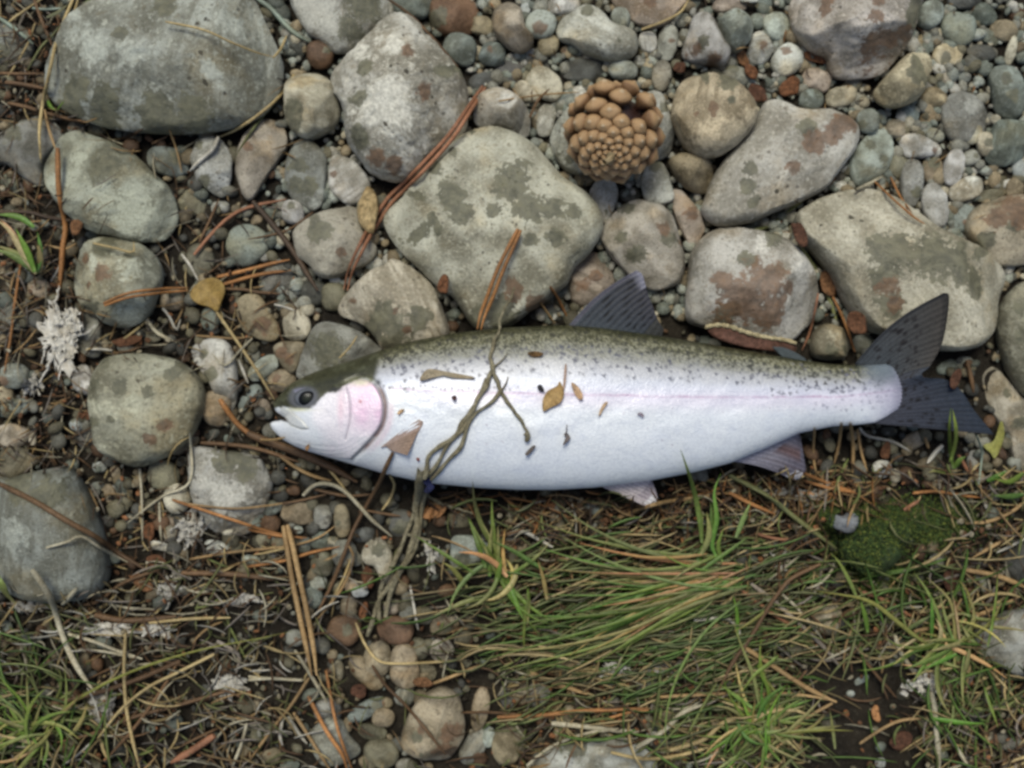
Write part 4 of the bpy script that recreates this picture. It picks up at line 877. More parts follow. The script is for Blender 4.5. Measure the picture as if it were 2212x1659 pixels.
fin('pectoral_fin', [(822,967),(828,966),(834,965),(840,970),(846,974)], [(905,906),(914,914),(900,940),(890,962),(880,984)], 36, 22, ztop(835, 965) + .0016, ztop(890, 945) + .0020, c_pect, 9, bow=.02, label='brownish pectoral fin folded flat on the side')
# eye: iris ball with a dark pupil
def dome(name, cx, cy, rx, ry, z0, h, cols, parent, mat, n=40, m=12):
    V, C, F = [], [], []
    for j in range(m + 1):
        a = j / m * math.pi / 2
        for i in range(n):
            t = 2 * math.pi * i / n; r = math.cos(a) * (1 if j < m else 0)
            z = z0 + h * math.sin(a); x, y, _ = W(cx + rx * r * math.cos(t), cy + ry * r * math.sin(t), z0)
            V.append((x - FO[0], y - FO[1], z - FO[2])); C.append(cols(j / m, t))
    for j in range(m):
        for i in range(n): F.append((j * n + i, j * n + (i + 1) % n, (j + 1) * n + (i + 1) % n, (j + 1) * n + i))
    F.append(tuple(range(n)))
    me = mesh_from(name, V, F, mat); cattr(me, 'skin', np.array(C))
    bm = bmesh.new(); bm.from_mesh(me); bmesh.ops.recalc_face_normals(bm, faces=bm.faces); bm.to_mesh(me); bm.free()
    return link(name, me, parent)
def eye_material():
    s = NT('eye'); s.set('Base Color', s.attr('skin', out='Color')); s.set('Roughness', .22); s.set('Specular IOR Level', .15); return s.m
M_EYE = eye_material()
ze = ztop(662, 866) - .0016
eye = dome('eye', 663, 860, 28, 21, ze, .0030, lambda f, t: lerp((.05, .055, .06), (.12, .13, .15), min(1, f * 2)), trout, M_EYE)
pup = dome('pupil', 664, 861, 21, 17, ze + .0017, .0016, lambda f, t: lerp((.006, .007, .008), (.028, .034, .024), max(0, f - .55) * 2), trout, M_EYE)  # greenish centre of the pupil is a reflection painted into the colour
pup.parent = eye

# ------------------------------------------------------------------ pine cone
def cone_scale_mesh():
    # local: +z out of the cone surface, +y towards the apex; unit half width
    prof = []
    n = 16
    rings = [(.10, -1.9, .35), (.42, -1.0, .55), (.80, -.45, .9), (1.0, -.10, 1.0), (.90, .12, 1.0), (.62, .30, 1.0), (.30, .42, 1.0), (.12, .56, 1.0)]
    V, F, C = [], [], []
    for (r, z, k) in rings:
        for i in range(n):
            t = 2 * math.pi * i / n
            ex = 1.55
            rr = 1 / (abs(math.cos(t)) ** ex + abs(math.sin(t)) ** ex) ** (1 / ex)
            V.append((r * rr * math.cos(t), r * rr * math.sin(t) * .80 - (.25 if z < -.4 else 0) * 0, z + .10 * r * math.cos(t) ** 2 * -1))
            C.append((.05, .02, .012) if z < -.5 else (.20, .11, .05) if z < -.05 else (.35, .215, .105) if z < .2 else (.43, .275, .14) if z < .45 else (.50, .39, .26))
    for j in range(len(rings) - 1):
        for i in range(n): F.append((j * n + i, j * n + (i + 1) % n, (j + 1) * n + (i + 1) % n, (j + 1) * n + i))
    F.append(tuple(range((len(rings) - 1) * n, len(rings) * n))); F.append(tuple(range(n))[::-1])
    me = mesh_from('cone_scale', V, F, M_CONE); cattr(me, 'tone', np.array(C)); return me
from mathutils import Vector, Matrix
CZ = 0.034
pc0 = Vector(W(1325, 283, CZ))
cone = empty('pine_cone', pc0 - Vector((0, 0, .022)))
tag(cone, 'brown pine cone with open woody scales resting on pebbles', 'pine cone')
ax = Vector((0.12, 0.70, -0.70)).normalized()
e1 = ax.cross(Vector((0, 0, 1))).normalized(); e2 = e1.cross(ax).normalized()
CA, CB = 100 / K, 92 / K            # half width, half length
MID = Vector((0, 0, .022))
core, F = [], []
n = 20
for j in range(13):
    ph = math.pi * (.04 + .92 * j / 12)
    for i in range(n):
        a = 2 * math.pi * i / n
        core.append(MID - ax * math.cos(ph) * CB * .74 + (e1 * math.cos(a) + e2 * math.sin(a)) * CA * .70 * math.sin(ph))
for j in range(12):
    for i in range(n): F.append((j * n + i, j * n + (i + 1) % n, (j + 1) * n + (i + 1) % n, (j + 1) * n + i))
F.append(tuple(range(n))); F.append(tuple(range(12 * n, 13 * n)))
me = mesh_from('core', core, F, M_CONE); cattr(me, 'tone', np.tile((.03, .013, .010), (len(core), 1)))
link('core', me, cone)
sm = cone_scale_mesh()
rc = random.Random(5)
ph, i = .035, 0
while ph < 2.35:
    s_ = ph * 97.0                              # arc from the stalk, chart units
    size = min(5.6 + .20 * s_, 26)
    a = i * 2.399963 + 2.1
    opening = max(0, min(1, (ph - .80) / .5))
    rad = e1 * math.cos(a) + e2 * math.sin(a)
    nrm_ = (rad * math.sin(ph) * CB - ax * math.cos(ph) * CA).normalized()
    j3 = Vector((rc.gauss(0, 1), rc.gauss(0, 1), rc.gauss(0, 1)))
    out = (nrm_ + ax * .28 * opening + j3 * (.05 + .14 * opening)).normalized()
    side = ax.cross(rad).normalized(); upv = out.cross(side).normalized(); side = upv.cross(out).normalized()
    pos = MID - ax * math.cos(ph) * CB + rad * CA * math.sin(ph) + nrm_ * (-.0016 + .0012 * opening * rc.uniform(-1, 1.2))
    z = size / K * rc.uniform(.93, 1.06) * (1 - .10 * opening)
    m = Matrix(((side.x * z, upv.x * z, out.x * z, pos.x), (side.y * z, upv.y * z, out.y * z, pos.y), (side.z * z, upv.z * z, out.z * z, pos.z), (0, 0, 0, 1)))
    wp = cone.location + pos; hx = wp.x * K * CAM_H / (CAM_H - wp.z) + 1106; hy = 829.5 - wp.y * K * CAM_H / (CAM_H - wp.z)
    if not (math.hypot((hx - 1360) / 38, (hy - 236) / 20) < 1 and ph < 1.75):
        o = link('scale', sm, cone); o.matrix_local = m
    ph += ((2.2 + 1.0 * opening) * size * size) / (2 * math.pi * max(100 * math.sin(ph), 4) * 97.0); i += 1
st = smooth_open([tuple(MID - ax * CB * .93), tuple(MID - ax * CB * 1.06 + e2 * -.001), tuple(MID - ax * CB * 1.16 + Vector((-.003, -.001, 0)))], 8)
# ------------------------------------------------------------------ strands: stems, needles, blades
def tube_arrays(P, R, sides=6):
    P = np.asarray(P, float); n = len(P)
    tan = np.gradient(P, axis=0); tan /= np.maximum(np.linalg.norm(tan, axis=1, keepdims=True), 1e-9)
    up = np.array([0, 0, 1.0]); s = np.cross(tan, up); s /= np.maximum(np.linalg.norm(s, axis=1, keepdims=True), 1e-6); u = np.cross(s, tan)
    V = []
    for k in range(sides):
        a = 2 * math.pi * k / sides; V.append(P + (s * math.cos(a) + u * math.sin(a)) * np.asarray(R)[:, None])
    V = np.stack(V, 1).reshape(-1, 3); F = []
    for i in range(n - 1):
        for k in range(sides): F.append((i * sides + k, (i + 1) * sides + k, (i + 1) * sides + (k + 1) % sides, i * sides + (k + 1) % sides))
    F = np.array(F)
    return V, F
def drape(pts, lift, n=None, stiff=5, zmin=.002):
    """run a strand over whatever lies below it"""
    P = np.asarray(pts, float)
    L = np.linalg.norm(np.diff(P, axis=0), axis=1).sum()
    n = n or int(np.clip(L / 9, 6, 60))
    q = smooth_open(P, n)
    h = np.maximum(hget(q[:, 0], q[:, 1]), zmin)
    env = h.copy()
    for _ in range(stiff):
        e = np.pad(env, 1, 'edge'); env = np.maximum(h, (e[:-2] + 2 * e[1:-1] + e[2:]) / 4)
    e = np.pad(env, 2, 'edge'); env2 = np.maximum((e[:-4] + e[1:-3] + e[2:-2] + e[3:-1] + e[4:]) / 5, h)
    z = env2 + lift
    return np.array([W(x, y, zz) for (x, y), zz in zip(q, z)])
def taper(n, w, a=.75, b=.35):
    t = np.linspace(0, 1, n); return w / K * .5 * np.minimum(1, np.minimum(a + t * 4, b + (1 - t) * 3))
def jitcol(c, n, sides, amt, rr):
    base = np.array(c) * rr.uniform(.85, 1.15); t = np.linspace(0, 1, n)
    f = 1 + amt * np.sin(t * rr.uniform(3, 9) + rr.uniform(0, 6)); return np.repeat(base[None] * f[:, None], sides, 0)
COLS = {'or': (.31, .145, .05), 'br': (.125, .072, .035), 'st': (.40, .31, .15), 'sg': (.36, .33, .24), 'dk': (.065, .042, .026), 'pk': (.26, .12, .065),
        'tn': (.31, .205, .095), 'gy': (.22, .19, .16), 'wh': (.48, .46, .40), 'gr': (.10, .19, .035), 'ol': (.13, .14, .055), 'gb': (.22, .27, .22)}
CW = {'or': 'orange-brown', 'br': 'brown', 'st': 'yellowish', 'sg': 'greyish', 'dk': 'dark brown', 'pk': 'reddish', 'tn': 'tan', 'gy': 'grey', 'wh': 'whitish', 'gr': 'green', 'ol': 'olive', 'gb': 'grey-green'}
strands = []
def strand(kind, pts, col, w, lift=.0012, pair=False, label=None, seed=None, stiff=6):
    rr = random.Random(len(strands) * 13 + 5)
    P = drape(pts, lift + w / K * .4, stiff=stiff); n = len(P); V, F, C = [], [], []
    offs = [(-.42, 0), (.42, .8)] if pair else [(0, 0)]
    tan = np.gradient(P[:, :2], axis=0); tan /= np.maximum(np.linalg.norm(tan, axis=1, keepdims=True), 1e-9); nor = np.c_[-tan[:, 1], tan[:, 0]]
    m = 0
    for o, ph in offs:
        t = np.linspace(0, 1, n); Q = P.copy(); sp = (.25 + .9 * np.abs(np.sin(t * 2.2 + ph))) if pair else 1
        Q[:, :2] += nor * (o * w / K * sp)[:, None] if pair else 0
        Q[:, 2] += .0004 * ph
        v, f = tube_arrays(Q, taper(n, w * (.62 if pair else 1)), 6); V.append(v); F.append(f + m); m += len(v); C.append(jitcol(COLS[col], n, 6, .22, rr))
    V = np.vstack(V); loc = V.mean(0); loc[2] = V[:, 2].min()
    me = mesh_from(kind, V - loc, np.vstack(F), M_STRAW if col not in ('gr', 'ol', 'gb') else M_GRASS); cattr(me, 'tone', np.vstack(C))
    o = link(kind, me, None, loc)
    c = np.asarray(pts, float)[len(pts) // 2]
    L = np.linalg.norm(np.diff(np.asarray(pts, float), axis=0), axis=1).sum()
    chord = np.linalg.norm(np.asarray(pts[-1], float) - np.asarray(pts[0], float))
    word = {'pine_needle': 'pine needle pair' if pair else 'pine needle', 'dry_straw': 'dry straw', 'grass_blade': 'grass blade', 'reed_strip': 'flat reed strip'}[kind]
    size = 'long' if L > 260 else 'short' if L < 90 else 'mid-length'
    bend = 'straight' if chord / L > .985 else 'bowed' if chord / L > .94 else 'curved'
    strands.append((o, label or f"{size} {bend} {CW[col]} {word} near {near(*c)}", (c[0], c[1])))
    return o
N, S, G, R_ = 'pine_needle', 'dry_straw', 'grass_blade', 'reed_strip'
def A(kind, tile, pts, col, w, **kw): return strand(kind, T(tile, pts), col, w, **kw)
A(N,'B0',[(1722,635),(1600,820),(1480,1000),(1350,1150),(1180,1330),(1030,1480),(940,1620),(880,1715),(800,1875),(740,2015),(712,2140)],'pk',14,pair=True,label='longest reddish pine needle pair, bent, leaning between the pale pitted stone and blotched stone')
A(N,'B1',[(1980,215),(1850,500),(1770,720),(1720,850),(1695,955)],'or',13,pair=True,label='orange needle pair lying on the blotched stone, its end at the trout’s back')
A(N,'C1',[(370,640),(430,730),(492,855)],'or',6); A(N,'C1',[(295,755),(350,830),(400,905)],'tn',5)
A(S,'A0',[(1220,160),(1500,220),(1700,310),(1900,390),(2020,420)],'st',5,label='straw stem lying across the largest boulder'); A(S,'A0',[(2015,425),(2070,360),(2112,265)],'st',6)
A(S,'A0',[(2170,550),(2050,720),(1900,850),(1750,950),(1620,1010)],'st',7); A(S,'A0',[(2130,610),(2020,760),(1920,880),(1830,1000),(1740,1150)],'ol',6); A(S,'A0',[(1610,1010),(1570,1100),(1480,1180),(1400,1260)],'wh',9)
A(S,'A0',[(540,-10),(470,160),(410,330),(350,600),(310,800),(290,980),(300,1170)],'st',8); A(S,'A0',[(580,-20),(545,100),(520,200)],'st',5)
A(S,'A0',[(250,-10),(300,130),(350,250),(388,345)],'br',8); A(R_,'A0',[(-20,600),(150,620),(335,655)],'br',10); A(S,'A0',[(-20,540),(200,545),(320,540)],'br',7); A(S,'A0',[(310,-10),(120,120),(20,200)],'st',5); A(S,'A0',[(262,165),(200,330),(120,470),(40,590)],'st',5)
A(R_,'A0',[(-10,130),(120,220),(245,325)],'gb',9); A(S,'A0',[(450,180),(380,270),(300,350),(200,520)],'ol',5); A(S,'A0',[(240,60),(340,70),(460,60)],'gb',6)
A(S,'A0',[(330,810),(360,950),(410,1100)],'tn',6); A(S,'A0',[(60,760),(200,790),(290,820),(480,870),(640,900)],'br',8)
A(S,'A0',[(1250,960),(1300,1100),(1340,1270)],'tn',4); A(S,'A0',[(1120,1060),(1180,1030),(1240,1000)],'br',5)
A(R_,'A1',[(425,-380),(430,-120),(445,0),(482,200),(462,350),(452,500),(428,740)],'or',12,label='orange-brown flat stem standing between the round cobble and the green sprout')
A(N,'A1',[(770,775),(950,705),(1200,668),(1390,652)],'or',10,pair=True,label='orange needle pair lying across the round grey-white cobble')
A(S,'A1',[(1600,570),(1800,522),(2000,470),(2135,440)],'or',8); A(S,'A1',[(1640,625),(1900,553),(2145,518)],'or',8); A(S,'A1',[(1660,655),(1800,660),(1900,680),(2060,690)],'br',7)
A(S,'A1',[(1340,400),(1400,480),(1460,590)],'wh',6); A(S,'A1',[(1590,815),(1690,960),(1760,1060),(1900,1270),(2025,1475)],'st',7,label='pale straw stem pointing at the trout’s snout')
A(S,'A1',[(1430,405),(1560,250),(1700,120),(1850,50),(2110,-5)],'pk',8); A(S,'A1',[(1470,310),(1560,120),(1615,-10)],'br',6); A(S,'A1',[(560,320),(480,360),(330,330)],'tn',5); A(S,'A1',[(690,320),(850,355),(980,385),(985,310)],'st',5)
A(R_,'B1',[(20,10),(200,220),(320,380),(420,540),(500,670)],'dk',13); A(S,'B1',[(465,90),(300,210),(150,260),(-20,290)],'br',5)
A(S,'A1',[(152,470),(110,750),(80,1000),(30,1280)],'or',6); A(R_,'A1',[(-10,95),(200,90),(360,130),(560,155)],'dk',9); A(S,'A1',[(110,540),(90,600),(75,680)],'tn',5); A(S,'A1',[(450,455),(420,530),(375,600)],'wh',5)
A(S,'A1',[(1080,880),(1160,980),(1280,1040)],'sg',8); A(S,'A1',[(1200,800),(1250,860),(1300,960),(1330,880)],'wh',6); A(S,'A1',[(1100,870),(1000,960),(860,1060)],'st',5); A(S,'A1',[(640,1100),(740,1100),(830,1110)],'wh',6); A(S,'A1',[(830,1130),(960,1110),(1040,1080)],'br',4)
A(S,'A1',[(1450,1000),(1700,1020),(1860,1010)],'tn',5); A(S,'A1',[(1860,1020),(1760,1120),(1660,1220),(1560,1130)],'sg',5); A(S,'A1',[(1760,1180),(1800,1280),(1830,1350)],'wh',6)
A(R_,'A2',[(-10,800),(250,930),(500,1080),(700,1190),(900,1330),(1120,1460)],'br',12,label='brown reed lying across the large smooth blue-grey stone')
A(S,'A2',[(340,1275),(500,1230),(600,1190),(750,1280),(950,1385)],'sg',6); A(S,'A2',[(1400,420),(1402,780),(1190,900),(940,1090)],'sg',6); A(S,'A2',[(1030,690),(1045,900),(1050,1220)],'sg',6); A(S,'A2',[(1175,930),(1180,1100),(1190,1220)],'sg',6)
A(N,'A2',[(1270,920),(1480,990),(1750,1080),(2000,1160),(2230,1205)],'or',7); A(S,'A2',[(1300,940),(1700,985),(2000,960),(2150,930)],'tn',5)
A(R_,'A2',[(1480,500),(1700,515),(1900,545),(2200,640)],'br',9); A(R_,'A2',[(1620,180),(1750,360),(1920,490)],'or',12); A(S,'A2',[(1850,470),(2000,480),(2100,460)],'tn',6)
A(R_,'B2',[(-20,430),(150,500),(350,570),(600,680),(790,790)],'br',18,label='broad brown bark strip along the trout’s throat'); A(S,'B2',[(210,590),(350,690),(480,750),(600,780)],'tn',8)
A(N,'B2',[(252,1110),(290,1280),(330,1480),(390,1740),(450,2020),(482,2215)],'tn',19,pair=True,label='upright thick orange needle pair below the trout’s head',lift=.006)
A(R_,'B2',[(1052,575),(1005,675),(950,800),(860,960),(760,1150),(690,1330),(600,1550),(480,1790)],'br',9,label='brown stalk whose dark tip rests on the trout’s belly',lift=.002,stiff=20)
A(S,'B2',[(390,890),(480,812),(600,808),(700,860),(800,960),(900,1070),(1045,1190)],'sg',9,label='bleached arched stem below the trout’s gills',lift=.004); A(S,'B2',[(545,655),(620,740),(700,840)],'st',6)
A(N,'B2',[(-20,1415),(250,1370),(450,1310),(660,1265)],'or',7); A(N,'B2',[(-20,1295),(300,1260),(500,1200),(625,1115)],'tn',5); A(N,'B2',[(-10,1140),(150,1175),(250,1190),(420,1200)],'or',6); A(S,'B2',[(605,1659),(690,1500),(745,1350)],'st',6)
A(S,'B2',[(1030,740),(1065,810),(1030,920),(970,1000)],'st',6); A(S,'B2',[(860,1000),(1000,1025),(1110,1040)],'br',6); A(S,'B2',[(460,840),(700,890),(900,880)],'br',7); A(S,'B2',[(240,950),(400,920),(560,880)],'br',6)
A(N,'C2',[(-10,865),(150,1010),(305,1160)],'or',6); A(N,'C2',[(385,880),(300,1050),(240,1190)],'or',5); A(N,'C2',[(290,870),(250,1020),(205,1180)],'br',5); A(N,'C2',[(430,920),(500,1060),(540,1170)],'br',4); A(S,'C2',[(530,950),(560,1060),(560,1180)],'wh',4); A(N,'C2',[(720,900),(800,1030),(840,1160)],'br',4)
A(R_,'C2',[(850,1065),(1000,1000),(1200,940),(1400,910),(1640,870)],'tn',9); A(N,'C2',[(1690,868),(1850,950),(2025,1025)],'or',9,lift=.006); A(R_,'C2',[(720,1340),(900,1230),(1100,1120),(1310,1030)],'tn',10); A(N,'C2',[(1210,960),(1240,1060),(1290,1160)],'br',5); A(N,'C2',[(1340,1200),(1360,1300),(1385,1430)],'or',6)
A(N,'D2',[(590,728),(700,772),(830,822),(965,865)],'or',8,lift=.003); A(N,'D2',[(580,775),(760,830),(960,868)],'or',7,lift=.004); A(N,'D2',[(540,872),(750,880),(975,872)],'or',7)
A(N,'D2',[(865,360),(845,520),(812,655)],'tn',7); A(N,'D2',[(932,360),(952,530),(948,725)],'tn',8); A(N,'D2',[(985,400),(1010,560),(1055,710)],'tn',6); A(N,'D2',[(668,395),(658,580),(682,755)],'tn',6)
A(N,'D2',[(1390,872),(1550,858),(1700,880),(1900,905)],'or',7); A(N,'D2',[(1325,995),(1440,925)],'pk',8); A(S,'D2',[(1000,390),(1060,450),(1240,490),(1370,560)],'wh',6); A(R_,'D2',[(1610,520),(1560,570),(1500,650)],'wh',10)
A(S,'D2',[(1480,460),(1510,540)],'tn',7); A(S,'D2',[(1730,590),(1760,640),(1800,710)],'pk',8); A(S,'D2',[(1890,850),(1920,930),(1945,1000)],'wh',9); A(S,'D2',[(1860,440),(1900,560),(1890,700),(1875,820)],'gb',5); A(S,'D2',[(2212,940),(2100,1020),(1950,1080),(1780,1095)],'tn',8); A(S,'D2',[(2230,1080),(2050,1220),(1830,1350)],'tn',8); A(S,'D2',[(2230,1200),(2120,1260),(2010,1310)],'wh',6)
A(R_,'D3',[(150,770),(350,900),(500,1000),(650,1090),(830,1175)],'tn',11,label='tan forked needle over bare dark soil, upper arm',lift=.006); A(R_,'C3',[(1180,1135),(1700,1108),(2000,1110),(2250,1125),(2480,1165)],'tn',8,label='long tan needle over bare dark soil, lower arm',lift=.006)
A(N,'D3',[(710,155),(500,260),(400,370),(300,520),(200,690),(60,890),(-60,1130)],'br',9,lift=.010,label='dark orange curved stalk rising over the swept grass tuft')
A(S,'D3',[(90,320),(250,440),(400,550),(570,640)],'pk',8,lift=.005); A(R_,'D3',[(200,300),(450,500),(700,730),(855,915)],'gy',10,lift=.005); A(S,'D3',[(430,380),(560,500),(720,700)],'sg',7,lift=.006); A(S,'D3',[(1010,830),(1130,980),(1270,1140)],'br',7); A(N,'D3',[(460,280),(600,210),(710,150)],'tn',6,lift=.006)
A(N,'C3',[(-20,1285),(300,1270),(600,1240),(1090,1218)],'or',9,lift=.006); A(N,'C3',[(740,1312),(950,1250),(1095,1232)],'or',6,lift=.006); A(R_,'C3',[(225,955),(400,1030),(640,1115)],'tn',10,lift=.005)
A(S,'C3',[(1000,1515),(1200,1390),(1350,1250),(1520,1185)],'sg',11,lift=.005); A(S,'C3',[(1250,1530),(1500,1450),(1640,1330),(1800,1290),(1920,1335)],'st',10,lift=.006); A(S,'C3',[(200,1640),(400,1490),(700,1390),(1000,1380)],'sg',7,lift=.004); A(S,'C3',[(820,1545),(1050,1590),(1300,1570),(1600,1490)],'st',8,lift=.005); A(S,'C3',[(380,1330),(700,1360),(1000,1400)],'sg',12,lift=.003)
A(S,'B3',[(780,590),(850,750),(950,870),(1100,890),(1330,880),(1600,860)],'st',6,lift=.003); A(S,'B3',[(900,900),(1000,1050),(1150,1200),(1300,1380),(1440,1560)],'br',7,lift=.002); A(N,'B3',[(435,995),(300,1200),(180,1350),(-10,1610)],'tn',7,lift=.004); A(N,'B3',[(430,1130),(560,1380),(680,1560),(720,1690)],'or',9,lift=.004); A(N,'B3',[(560,940),(640,1350),(760,1690)],'or',7,lift=.005); A(N,'B3',[(320,1250),(430,1420),(600,1690)],'tn',8,lift=.003); A(S,'B3',[(330,790),(440,960),(570,1180)],'sg',8,lift=.004); A(S,'B3',[(-10,985),(150,1000),(400,1010)],'sg',7)
A(S,'B3',[(280,1280),(350,1390),(420,1480)],'wh',8); A(S,'B3',[(240,1300),(220,1420),(240,1490)],'wh',7); A(S,'B3',[(1180,310),(1200,420),(1240,640)],'wh',6); A(S,'B3',[(1340,1040),(1500,980),(1700,900)],'tn',7,lift=.004); A(S,'B3',[(1560,1250),(1800,1250),(2230,1290)],'br',6,lift=.004); A(S,'B3',[(730,20),(760,120),(680,330),(490,570)],'tn',6,lift=.003)
A(S,'A3',[(925,665),(915,950),(930,1200),(970,1420),(1035,1690)],'st',8,lift=.007,label='yellow straw stem upright across the dry litter'); A(R_,'A3',[(235,195),(370,400),(440,620),(500,780),(590,950),(700,1100)],'sg',13,lift=.007,label='thick bleached stem with a joint by the large smooth blue-grey stone')
A(R_,'A3',[(1330,870),(1000,1010),(700,1110),(400,1180),(180,1215)],'br',11,lift=.006); A(S,'A3',[(1660,1095),(1300,1200),(1000,1280),(700,1400),(420,1470)],'br',8,lift=.005); A(S,'A3',[(1580,820),(1300,960),(1100,1060),(900,1220),(720,1440)],'st',7,lift=.008); A(R_,'A3',[(1580,1420),(1400,1540),(1260,1620)],'pk',16,lift=.004); A(S,'A3',[(1300,900),(1180,1100),(1000,1350),(780,1600)],'br',8,lift=.006)
A(S,'A3',[(700,530),(900,570),(1100,565),(1300,540)],'br',14,lift=.004); A(S,'A3',[(1100,590),(1400,560),(1700,550)],'st',7,lift=.006); A(S,'A3',[(500,670),(700,730),(850,790),(1050,855)],'sg',8,lift=.004); A(S,'A3',[(560,790),(760,800),(1000,850)],'sg',6,lift=.004); A(S,'A3',[(1830,1010),(2000,1000),(2230,1015)],'sg',7,lift=.004); A(S,'A3',[(460,450),(520,390),(570,330)],'sg',10,lift=.003); A(S,'A3',[(800,450),(950,480),(1150,490)],'sg',6)
A(S,'A3',[(1200,180),(900,300),(700,440),(480,450)],'br',8,lift=.003); A(S,'A3',[(1340,220),(1700,230),(2000,260),(2150,250)],'br',12,lift=.002); A(S,'A3',[(1400,120),(1700,70),(2100,30)],'tn',6,lift=.003); A(S,'A3',[(1600,720),(1760,830),(1740,960)],'gy',8,lift=.004); A(S,'A3',[(1820,1330),(1780,1480),(1710,1659)],'sg',7,lift=.004); A(S,'A3',[(740,1420),(760,1520),(800,1600)],'st',7,lift=.004)
A(N,'D0',[(1110,1338),(1250,1470),(1400,1600),(1480,1650)],'or',5,lift=.002); A(N,'D0',[(1228,1305),(1300,1450),(1385,1570)],'or',5,lift=.002); A(S,'D0',[(970,1400),(1080,1350),(1170,1300)],'sg',7); A(S,'D0',[(540,1640),(510,1700),(470,1780)],'sg',6)
A(R_,'D1',[(500,230),(620,430),(720,580),(800,800),(840,940)],'ol',10,lift=-.002); A(S,'D1',[(695,690),(640,950),(575,1110)],'pk',5); A(N,'D1',[(790,690),(880,880),(965,1120)],'or',6); A(S,'D1',[(570,1480 - 1474),(330,190),(150,240)],'ol',9,lift=-.003); A(S,'D1',[(1790,1180),(1820,1300),(1840,1420)],'br',10)
A(S,'B0',[(1015,-10),(1180,110),(1330,260),(1480,430),(1535,495)],'br',6); A(R_,'B0',[(50,-10),(150,60),(300,220),(430,305)],'gb',11); A(S,'C0',[(1045,218),(1200,160),(1330,90),(1392,-5)],'st',6); A(S,'C0',[(-10,745),(300,700),(585,678)],'tn',4); A(S,'C0',[(220,865),(280,740),(365,655)],'br',6)
A(S,'B1',[(180,770),(260,790),(330,815)],'wh',5); A(S,'B1',[(660,1165),(740,1080),(790,1000)],'st',4)
A(S,'C2',[(60,1180),(160,1150),(300,1220),(390,1270)],'wh',9,lift=.004); A(S,'C3',[(560,200),(740,210),(900,240)],'wh',6,lift=.004); A(S,'C3',[(1430,570),(1650,555),(1750,620),(1770,740)],'wh',8,lift=.006); A(S,'C3',[(980,150),(1150,190),(1330,210)],'st',6,lift=.005); A(N,'D2',[(230,1170),(400,1210),(560,1215)],'pk',7,lift=.003); A(S,'D2',[(40,740),(300,880),(560,1080),(830,1280)],'ol',11,lift=.005)
A(R_,'D3',[(1020,360),(1200,430),(1380,540)],'pk',9,lift=.003); A(S,'D3',[(1180,500),(1320,480),(1460,470)],'wh',6,lift=.003); A(S,'D3',[(1400,650),(1700,590),(1950,500),(2170,400)],'tn',8,lift=.006); A(S,'D3',[(1400,660),(1650,600),(1860,560)],'st',7,lift=.005); A(S,'D3',[(1780,200),(2000,240),(2240,330)],'tn',11,lift=.005); A(S,'D3',[(1570,910),(1800,870),(2000,840)],'tn',6,lift=.004); A(S,'D3',[(1000,1480),(1150,1380),(1300,1310),(1500,1290)],'tn',7,lift=.004); A(S,'D3',[(1530,1100),(1560,1300),(1590,1690)],'sg',13,lift=.006); A(S,'D3',[(1640,1400),(1740,1550),(1830,1690)],'sg',9,lift=.004); A(S,'D3',[(800,1180),(600,1300),(420,1480),(200,1690)],'tn',7,lift=.005)
A(S,'D3',[(1260,680),(1300,800),(1420,980)],'sg',10,lift=.004); A(S,'D3',[(1120,470),(1180,650),(1230,780)],'sg',6,lift=.004)
settle([(o, l, c) for o, l, c in strands], ' near ', 'look-alike strands near ', 'fallen needles and straws',
       lambda o: {'pine_needle': 'pine needle', 'dry_straw': 'straw', 'grass_blade': 'grass blade', 'reed_strip': 'reed'}[o.name.split('.')[0]])

COLS['g1'], COLS['g2'] = (.085, .155, .028), (.16, .19, .06)
# ------------------------------------------------------------------ loose litter that nobody could count
def litter(name, n, zone, length, width, cols, label, seed, zr=(.001, .010), mat=None, arch=.25):
    r = np.random.default_rng(seed); V, F, C = [], [], []; m = 0; tries = 0
    while m < n and tries < n * 12:
        tries += 1
        x, y, a = zone(r)
        if x is None: continue
        h0 = float(hget(x, y)[0])
        if h0 > .006 and r.random() > .04: continue
        L = r.uniform(*length); k = 6; t = np.linspace(-.5, .5, k); bend = r.normal(0, arch)
        ang = a + bend * t * 2; px = x + np.cumsum(np.cos(ang)) * L / k - np.cos(a) * L / 2; py = y + np.cumsum(np.sin(ang)) * L / k - np.sin(a) * L / 2
        hh = hget(px, py)
        if hh.max() > .024: continue
        z = np.maximum(np.maximum(hh, np.convolve(np.pad(hh, 1, 'edge'), [.25, .5, .25], 'valid')) , 0) + r.uniform(*zr) + r.normal(0, .0016) * t * 2
        P = np.array([W(px[q], py[q], max(z[q], .0005)) for q in range(k)])
        w = r.uniform(*width)
        v, f = tube_arrays(P, taper(k, w, .4, .2), 3); V.append(v); F.append(f + m * k * 3)
        c = np.array(COLS[cols[int(r.integers(len(cols)))]]) * r.uniform(.45, 1.1); C.append(np.repeat(c[None], k * 3, 0)); m += 1
    me = mesh_from(name, np.vstack(V), np.vstack(F), mat or M_STRAW); cattr(me, 'tone', np.vstack(C))
    return tag(link(name, me), label, name.replace('_', ' '), kind='stuff')
